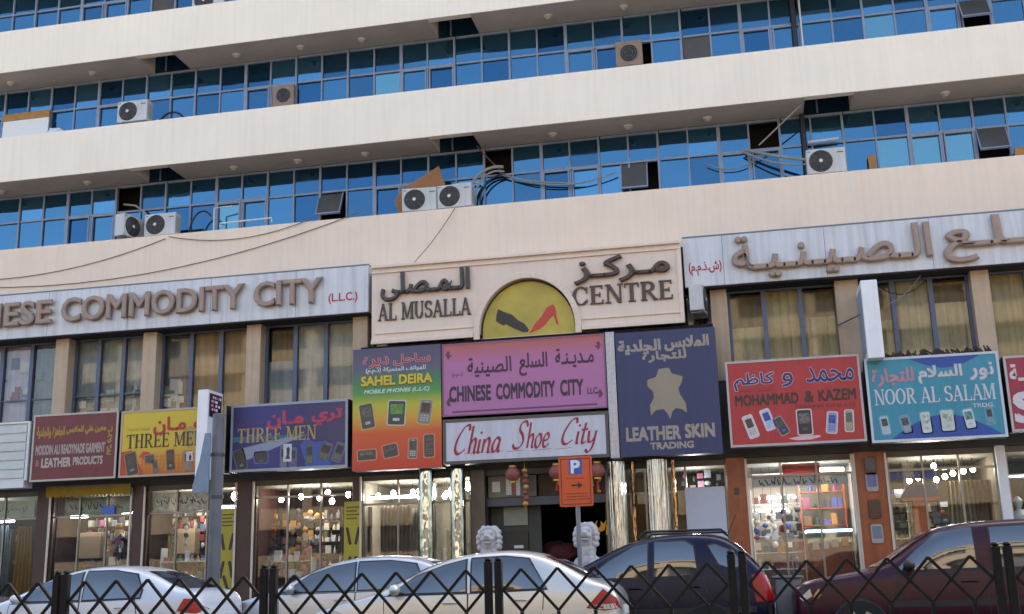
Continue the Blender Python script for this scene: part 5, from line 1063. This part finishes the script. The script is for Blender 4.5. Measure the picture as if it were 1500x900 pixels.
# ------------------------------------------------------------------ cars
def paint(name, c, rough=.28, metal=.0, coat=.8, spec=.5): return mat(name, c, rough, metal, coat=coat, var=.03, spec=spec)
CGL = mat('car_glass', '#12161b', .03, 0); CGL.node_tree.nodes['Principled BSDF'].inputs['IOR'].default_value = 2.1; RUB = mat('black_rubber', '#0b0b0c', .6); TYR = mat('tyre_rubber', '#121213', .85); RIM = mat('alloy_rim', '#8d8f93', .35, .8)
TLR = mat('lamp_red', '#8e0a10', .25, spec=.4); TLW = mat('lamp_clear', '#a39d94', .15, .1); CHR = mat('chrome', '#b8bcc2', .12, 1); AMB = mat('lamp_amber', '#b06a14', .2, coat=1)
def car(label, cat, loc, W, st, pnt, wins, wsh, rwin, wheels, wr, doors, handles, mirror, lights, belt_strip=None, rails=None, antenna=None, tank=None, trim_col=None):
    t = thing('parked_car', label, cat, loc, 'cars parked along the service road')
    zz = (0, 0, 0); t['_w'] = zz                                  # parts are built in the car's own space
    rows = []
    for (x, w, zb, zs, zt, wt) in st:
        w *= W; wt *= W; mid = zb + (zs - zb) * .45; up = zt - zs > .12
        h = [(0, zb), (w * .8, zb), (w * .97, zb + .1), (w, mid), (w * .985, zs - .1), (w * .955, zs), ]
        if up: h += [(w * .955 + (wt - w * .955) * .5 + .012, zs + (zt - zs) * .48), (wt, zt - .075), (wt - .1, zt - .018), (wt * .4, zt), (0, zt + .006)]
        else: h += [(w * .93, zs + (zt - zs) * .35), (wt + .05, zs + (zt - zs) * .75), (wt - .05, zt - .008), (wt * .5, zt), (0, zt + .004)]
        rows.append([(x, y, z) for y, z in h])
    b = MB(); n = len(rows[0]); vs = []
    for r in rows: vs += r + [(x, -y, z) for x, y, z in r[-2:0:-1]]
    m = 2 * n - 2; fs = [(i * m + k, i * m + (k + 1) % m, (i + 1) * m + (k + 1) % m, (i + 1) * m + k) for i in range(len(rows) - 1) for k in range(m)]
    fs += [tuple(range(m - 1, -1, -1)), tuple((len(rows) - 1) * m + k for k in range(m))]
    b.add(vs, fs); o = b.build('body', pnt, t, smooth=False)
    md = o.modifiers.new('s', 'SUBSURF'); md.levels = md.render_levels = 2
    dg = bpy.context.evaluated_depsgraph_get(); me = bpy.data.meshes.new_from_object(o.evaluated_get(dg)); o.modifiers.clear(); o.data = me
    me.polygons.foreach_set('use_smooth', [True] * len(me.polygons))
    bvh = BVHTree.FromPolygons([v.co for v in me.vertices], [p.vertices for p in me.polygons])
    def patch(nm, poly, m_, off, par=t, side=-1, axis='y', cuts=3, bm_z=None):
        bm = bmesh.new(); vs = [bm.verts.new((a, 0, c)) for a, c in poly]; bm.faces.new(vs); bmesh.ops.triangulate(bm, faces=bm.faces[:])
        for _ in range(6): bmesh.ops.subdivide_edges(bm, edges=[e for e in bm.edges if e.calc_length() > .06], cuts=1); bmesh.ops.triangulate(bm, faces=bm.faces[:])
        bmesh.ops.triangulate(bm, faces=bm.faces[:]); bad = []
        for v in bm.verts:
            a, c = v.co.x, v.co.z
            if axis == 'y': org, d = Vector((a, side * 3, c)), Vector((0, -side, 0))
            elif axis == 'z': org, d = Vector((a, c, 4)), Vector((0, 0, -1))
            else: org, d = Vector((side * 9, a, c)), Vector((-side, 0, 0))
            hit, nr, _, _ = bvh.ray_cast(org, d)
            if hit is None: bad.append(v); continue
            if nr.dot(d) > 0: nr = -nr
            v.co = hit + nr * off
        if bad: bmesh.ops.delete(bm, geom=bad, context='VERTS')
        me = bpy.data.meshes.new(nm); bm.to_mesh(me); bm.free(); me.materials.append(m_); me.polygons.foreach_set('use_smooth', [True] * len(me.polygons))
        q = bpy.data.objects.new(nm, me); col.objects.link(q); adopt(q, par); return q
    def grow(poly, e):
        cx = sum(p[0] for p in poly) / len(poly); cz = sum(p[1] for p in poly) / len(poly)
        return [(a + e * (1 if a > cx else -1), c + e * (1 if c > cz else -1)) for a, c in poly]
    for sd in (-1, 1):
        for wpoly in wins:
            tr = patch('window_trim', grow(wpoly, .022), RUB, .006, side=sd); patch('side_window', wpoly, CGL, .011, side=sd)
        for k, d in enumerate(doors):
            patch('door_seam', grow(d, .012), RUB, .0025, side=sd); dr = patch('door', d, pnt, .005, side=sd)
            if k < len(handles):
                hx, hz = handles[k]; hit, nr, _, _ = bvh.ray_cast(Vector((hx, sd * 3, hz)), Vector((0, -sd, 0)))
                if hit: b = MB(); b.tube([(hx - .1, hit.y + sd * .01, hz), (hx - .07, hit.y + sd * .04, hz + .004), (hx + .07, hit.y + sd * .04, hz + .004), (hx + .1, hit.y + sd * .01, hz)], .014, 8); b.build('handle', pnt if trim_col is None else trim_col, dr, smooth=True)
        mx, mz = mirror; hit, nr, _, _ = bvh.ray_cast(Vector((mx, sd * 3, mz)), Vector((0, -sd, 0)))
        if hit:
            b = MB(); b.ball((mx, hit.y + sd * .13, mz + .03), (.075, .115, .075), 14, 9); b.tube([(mx, hit.y - sd * .02, mz - .03), (mx, hit.y + sd * .08, mz)], .025, 8); b.build('wing_mirror', pnt if trim_col is None else trim_col, t, smooth=True)
        for nm, poly, m_ in lights: patch(nm, poly, m_, .009, side=sd)
        if belt_strip: patch('side_moulding', belt_strip, trim_col or RUB, .008, side=sd)
        for wx in wheels:
            yo = sd * (W * .93)
            b = MB(); b.lathe([(wr * 1.17, -.001), (wr * 1.17, .03)], (wx, sd * W * .90 - (.03 if sd < 0 else 0) + (sd * .02), wr * 1.04), 32, 'y'); b.build('wheel_arch', mat('arch_dark', '#050505', .95), t)
            b = MB(); s_ = wr; pr = [(s_ * .62, -.1), (s_ * .93, -.1), (s_, -.06), (s_, .06), (s_ * .93, .1), (s_ * .62, .1)]; b.lathe(pr, (wx, yo, wr), 32, 'y'); wh = b.build('wheel', TYR, t, smooth=True)
            b = MB(); b.lathe([(s_ * .62, -.005), (s_ * .64, .0), (s_ * .6, .005)], (wx, yo + sd * .09, wr), 32, 'y')
            for k in range(6): a = math.pi * k / 3; c, s = math.cos(a), math.sin(a); b.prism([(wx + .05 * c + .03 * s, wr + .05 * s - .03 * c), (wx + s_ * .6 * c + .035 * s, wr + s_ * .6 * s - .035 * c), (wx + s_ * .6 * c - .035 * s, wr + s_ * .6 * s + .035 * c), (wx + .05 * c - .03 * s, wr + .05 * s + .03 * c)], yo + sd * .096 - .006, yo + sd * .096 + .006)
            b.lathe([(.07, 0), (.05, .012)], (wx, yo + sd * .1, wr), 14, 'y'); b.build('rim', RIM, wh)
    patch('windscreen', wsh, CGL, .011, side=-1, axis='x'); patch('rear_window', rwin, CGL, .011, side=1, axis='x')
    b = MB(); b.box(st[-1][0] - .02, st[-1][0] + .012, -.26, .26, .62, .74); b.build('number_plate', WHT, t)
    patch('front_bumper', [(-W * .8, .3), (W * .8, .3), (W * .8, .5), (-W * .8, .5)], RUB if trim_col else pnt, .012, side=-1, axis='x')
    if rails:
        for sd in (-1, 1): x0, x1, z = rails; b = MB(); b.tube([(x0, sd * W * .6, z - .06), (x0 + .08, sd * W * .6, z), (x1 - .08, sd * W * .6, z), (x1, sd * W * .6, z - .06)], .018, 8); b.build('roof_rail', RUB, t, smooth=True)
    if antenna: x, z, dx = antenna; b = MB(); b.tube([(x, 0, z), (x + dx, 0, z + .3)], .006, 6); b.build('antenna', RUB, t)
    if tank: x, z = tank; patch('fuel_flap', [(x, z), (x + .15, z), (x + .15, z + .15), (x, z + .15)], pnt, .004)
    t['_w'] = zz; t.location = loc
    return t
SIL = paint('silver_paint', '#b7b6ae', .3, .35); WPT = paint('white_paint_car', '#b6bbc0', .3); SIB = paint('pale_silver_paint', '#aeb2b4', .3, .35); NVY = paint('navy_paint', '#080f28', .25, coat=.06, spec=.2); MRN = paint('maroon_paint', '#300b1c', .28, coat=.08, spec=.22)
# silver saloon in front
W = .845
st = [(.0, .62, .34, .60, .63, .5), (.1, .82, .24, .70, .73, .62), (.55, .97, .2, .82, .86, .75), (1.05, 1, .18, .90, .96, .80), (1.5, 1, .18, .92, 1.20, .79), (2.0, 1, .18, .93, 1.42, .79), (2.5, 1, .18, .94, 1.50, .79), (3.0, 1, .18, .95, 1.51, .79), (3.4, 1, .18, .96, 1.44, .79), (3.8, .99, .19, .97, 1.24, .79), (4.08, .97, .2, .98, 1.07, .76), (4.28, .92, .24, .96, 1.03, .74), (4.38, .82, .3, .86, .90, .6), (4.41, .66, .36, .7, .74, .5)]
w1 = [(1.28, .955), (1.66, 1.17), (2.0, 1.30), (2.34, 1.375), (2.36, .965)]; w2 = [(2.44, .965), (2.43, 1.385), (2.9, 1.40), (3.2, 1.36), (3.42, 1.05), (3.46, .985)]
car('light silver saloon with red and white tail light, nearest the railing', 'car', (-6.14, -11.15, 0), W, st, SIL, [w1, w2], [(-.62, 1.0), (.62, 1.0), (.54, 1.38), (-.54, 1.38)], [(-.6, 1.1), (.6, 1.1), (.5, 1.40), (-.5, 1.40)], [.82, 3.42], .31,
    [[(1.25, .35), (1.22, .92), (2.38, .93), (2.38, .3)], [(2.4, .3), (2.4, .93), (3.42, .955), (3.4, .70), (3.2, .5), (3.05, .3)]], [(2.15, .82), (3.1, .84)], (1.4, .98), [('tail_light', [(3.98, .72), (4.2, .96), (4.36, .84), (4.4, .70), (4.2, .68)], TLR), ('tail_light_clear', [(4.0, .75), (4.34, .77), (4.38, .70), (4.05, .70)], TLW), ('headlight', [(.12, .6), (.5, .76), (.62, .72), (.3, .56)], TLW)], tank=(3.62, .75))
# white saloon at far left
st1 = [(.0, .62, .34, .60, .63, .5), (.1, .82, .24, .70, .73, .62), (.6, .97, .2, .82, .86, .75), (1.2, 1, .18, .90, .97, .80), (1.7, 1, .18, .92, 1.22, .79), (2.2, 1, .18, .93, 1.42, .79), (2.7, 1, .18, .94, 1.485, .79), (3.2, 1, .18, .95, 1.475, .79), (3.6, 1, .18, .96, 1.39, .79), (4.0, .99, .19, .98, 1.20, .79), (4.3, .97, .2, 1.0, 1.09, .78), (4.48, .93, .24, .98, 1.06, .76), (4.56, .82, .3, .86, .92, .6), (4.6, .66, .36, .7, .74, .5)]
w1 = [(1.45, .97), (1.86, 1.19), (2.2, 1.31), (2.55, 1.375), (2.57, .975)]; w2 = [(2.64, .975), (2.63, 1.385), (3.1, 1.385), (3.45, 1.32), (3.6, 1.12), (3.58, .99)]
car('white saloon at the far left with a red tail light', 'car', (-12.62, -10.3, 0), .85, st1, WPT, [w1, w2], [(-.62, 1.02), (.62, 1.02), (.54, 1.38), (-.54, 1.38)], [(-.62, 1.11), (.62, 1.11), (.5, 1.37), (-.5, 1.37)], [.88, 3.5], .31,
    [[(1.4, .35), (1.4, .93), (2.58, .94), (2.58, .3)], [(2.6, .3), (2.6, .94), (3.5, .96), (3.55, .75), (3.2, .5), (3.1, .3)]], [(2.35, .83), (3.3, .85)], (1.58, .98), [('tail_light', [(4.2, .78), (4.3, .96), (4.48, .95), (4.58, .8), (4.5, .74)], TLR), ('headlight', [(.12, .6), (.5, .76), (.62, .72), (.3, .56)], TLW)])
# silver hatchback behind
st2 = [(.0, .62, .34, .62, .65, .5), (.1, .82, .24, .72, .76, .62), (.55, .97, .2, .85, .9, .75), (1.05, 1, .18, .94, 1.0, .80), (1.55, 1, .18, .96, 1.28, .79), (2.1, 1, .18, .97, 1.48, .79), (2.6, 1, .18, .98, 1.55, .79), (3.2, 1, .18, .99, 1.55, .79), (3.7, 1, .18, 1.0, 1.46, .79), (4.0, .98, .19, 1.0, 1.28, .79), (4.2, .94, .22, .98, 1.08, .79), (4.3, .85, .3, .86, .92, .6), (4.33, .7, .36, .7, .74, .5)]
w1 = [(1.3, 1.0), (1.75, 1.25), (2.1, 1.37), (2.5, 1.43), (2.52, 1.01)]; w2 = [(2.58, 1.01), (2.57, 1.435), (3.1, 1.44), (3.5, 1.38), (3.62, 1.2), (3.55, 1.03)]
car('pale silver hatchback half hidden behind the front silver saloon', 'car', (-8.72, -8.75, 0), .85, st2, SIB, [w1, w2], [(-.62, 1.04), (.62, 1.04), (.54, 1.42), (-.54, 1.42)], [(-.6, 1.12), (.6, 1.12), (.5, 1.42), (-.5, 1.42)], [.84, 3.4], .31,
    [[(1.28, .35), (1.26, .96), (2.53, .97), (2.53, .3)], [(2.55, .3), (2.55, .97), (3.5, .99), (3.5, .75), (3.15, .5), (3.05, .3)]], [(2.3, .86), (3.3, .88)], (1.48, 1.02), [('tail_light', [(3.98, .75), (4.05, 1.0), (4.22, .95), (4.28, .75)], TLR), ('headlight', [(.12, .62), (.5, .8), (.62, .76), (.3, .58)], TLW)])
# navy off-roader
st3 = [(.0, .66, .36, .72, .76, .55), (.1, .86, .3, .84, .88, .66), (.5, .98, .28, .95, 1.0, .78), (1.35, 1, .28, 1.02, 1.10, .82), (1.9, 1, .28, 1.04, 1.40, .83), (2.4, 1, .28, 1.05, 1.63, .82), (2.9, 1, .28, 1.06, 1.70, .81), (3.4, 1, .28, 1.07, 1.70, .81), (3.75, 1, .28, 1.08, 1.65, .80), (4.0, .99, .28, 1.08, 1.42, .82), (4.22, .97, .3, 1.06, 1.16, .82), (4.32, .9, .34, .94, 1.0, .66), (4.36, .76, .4, .76, .8, .55)]
w1 = [(1.72, 1.08), (2.05, 1.32), (2.42, 1.52), (2.62, 1.56), (2.6, 1.09)]; w2 = [(2.70, 1.09), (2.72, 1.57), (3.15, 1.575), (3.27, 1.5), (3.30, 1.2), (3.22, 1.10)]; w3 = [(3.48, 1.50), (3.58, 1.52), (3.80, 1.42), (3.98, 1.24), (3.8, 1.17), (3.62, 1.24)]
car('dark navy off-roader with tinted windows and roof rails', 'car', (-4.08, -9.6, 0), .9, st3, NVY, [w1, w2, w3], [(-.66, 1.14), (.66, 1.14), (.58, 1.58), (-.58, 1.58)], [(-.62, 1.2), (.62, 1.2), (.56, 1.55), (-.56, 1.55)], [.85, 3.45], .36,
    [[(1.62, .42), (1.6, 1.04), (2.64, 1.05), (2.64, .4)], [(2.66, .4), (2.66, 1.05), (3.4, 1.06), (3.42, .85), (3.15, .6), (3.1, .4)]], [(2.42, .93), (3.25, .94)], (1.85, 1.1), [('tail_light', [(4.1, .72), (4.06, 1.08), (4.2, 1.12), (4.33, .95), (4.34, .72)], TLR), ('headlight', [(.1, .7), (.5, .86), (.6, .8), (.3, .66)], TLW)], belt_strip=[(.7, .56), (4.1, .58), (4.1, .66), (.7, .64)], rails=(2.5, 3.75, 1.735), antenna=(3.75, 1.66, .14))
# maroon off-roader at the right
st4 = [(.0, .74, .36, .78, .82, .6), (.08, .9, .3, .92, .95, .72), (.5, .98, .28, .99, 1.03, .82), (1.12, 1, .28, 1.03, 1.10, .86), (1.45, 1, .28, 1.04, 1.33, .85), (1.85, 1, .28, 1.05, 1.62, .84), (2.3, 1, .28, 1.05, 1.72, .83), (3.3, 1, .28, 1.06, 1.74, .83), (4.0, 1, .28, 1.06, 1.72, .82), (4.35, .99, .28, 1.06, 1.60, .82), (4.55, .97, .3, 1.04, 1.16, .84), (4.64, .88, .36, .9, .96, .6)]
w1 = [(1.34, 1.09), (1.62, 1.34), (1.92, 1.56), (2.3, 1.62), (2.36, 1.62), (2.36, 1.10)]; w2 = [(2.56, 1.10), (2.58, 1.61), (3.3, 1.63), (3.42, 1.1)]; w3 = [(3.55, 1.1), (3.5, 1.63), (4.15, 1.61), (4.3, 1.12)]
car('maroon off-roader with dark mirror parked at the right edge', 'car', (.52, -10.1, 0), .92, st4, MRN, [w1, w2, w3], [(-.68, 1.14), (.68, 1.14), (.6, 1.6), (-.6, 1.6)], [(-.64, 1.2), (.64, 1.2), (.58, 1.58), (-.58, 1.58)], [.83, 3.5], .37,
    [[(1.35, .42), (1.38, 1.05), (2.45, 1.06), (2.45, .4)], [(2.47, .4), (2.47, 1.06), (3.45, 1.06), (3.45, .85), (3.2, .6), (3.1, .4)]], [(2.25, .93), (3.25, .94)], (1.50, 1.12), [('headlight', [(.08, .76), (.22, .88), (.24, .78), (.12, .72)], TLW), ('indicator', [(.25, .78), (.33, .88), (.36, .80), (.29, .74)], AMB), ('tail_light', [(4.4, .8), (4.4, 1.1), (4.56, 1.05), (4.6, .8)], TLR)], belt_strip=[(1.2, .62), (3.0, .62), (3.0, .70), (1.2, .70)], trim_col=RUB)
# the side of the road the picture was taken from: a banded block that the glass reflects
t = thing('office_building', 'beige banded block across the road, seen only as reflections in glass and car windows', 'building', (0, -62, 0))
b = MB(); b.box(-60, 50, -74, -62.6, 0, 25); b.build('wall', mat('opposite_window_band', '#22262c', .4, var=.2), t)
b = MB()
for z in (0, 3.8, 7.2, 10.6, 14, 17.4, 20.8): b.box(-60.3, 50.3, -62.59, -62, z + 1.9, z + 3.6)
for x in range(-60, 51, 6): b.box(x - .4, x + .4, -62.58, -62.2, .01, 25)
b.box(-60.2, 50.2, -74, -62.1, 25.01, 25.6); b.build('floor_band', mat('opposite_beige', '#8f836f', .85, var=.1, scale=.5), t)
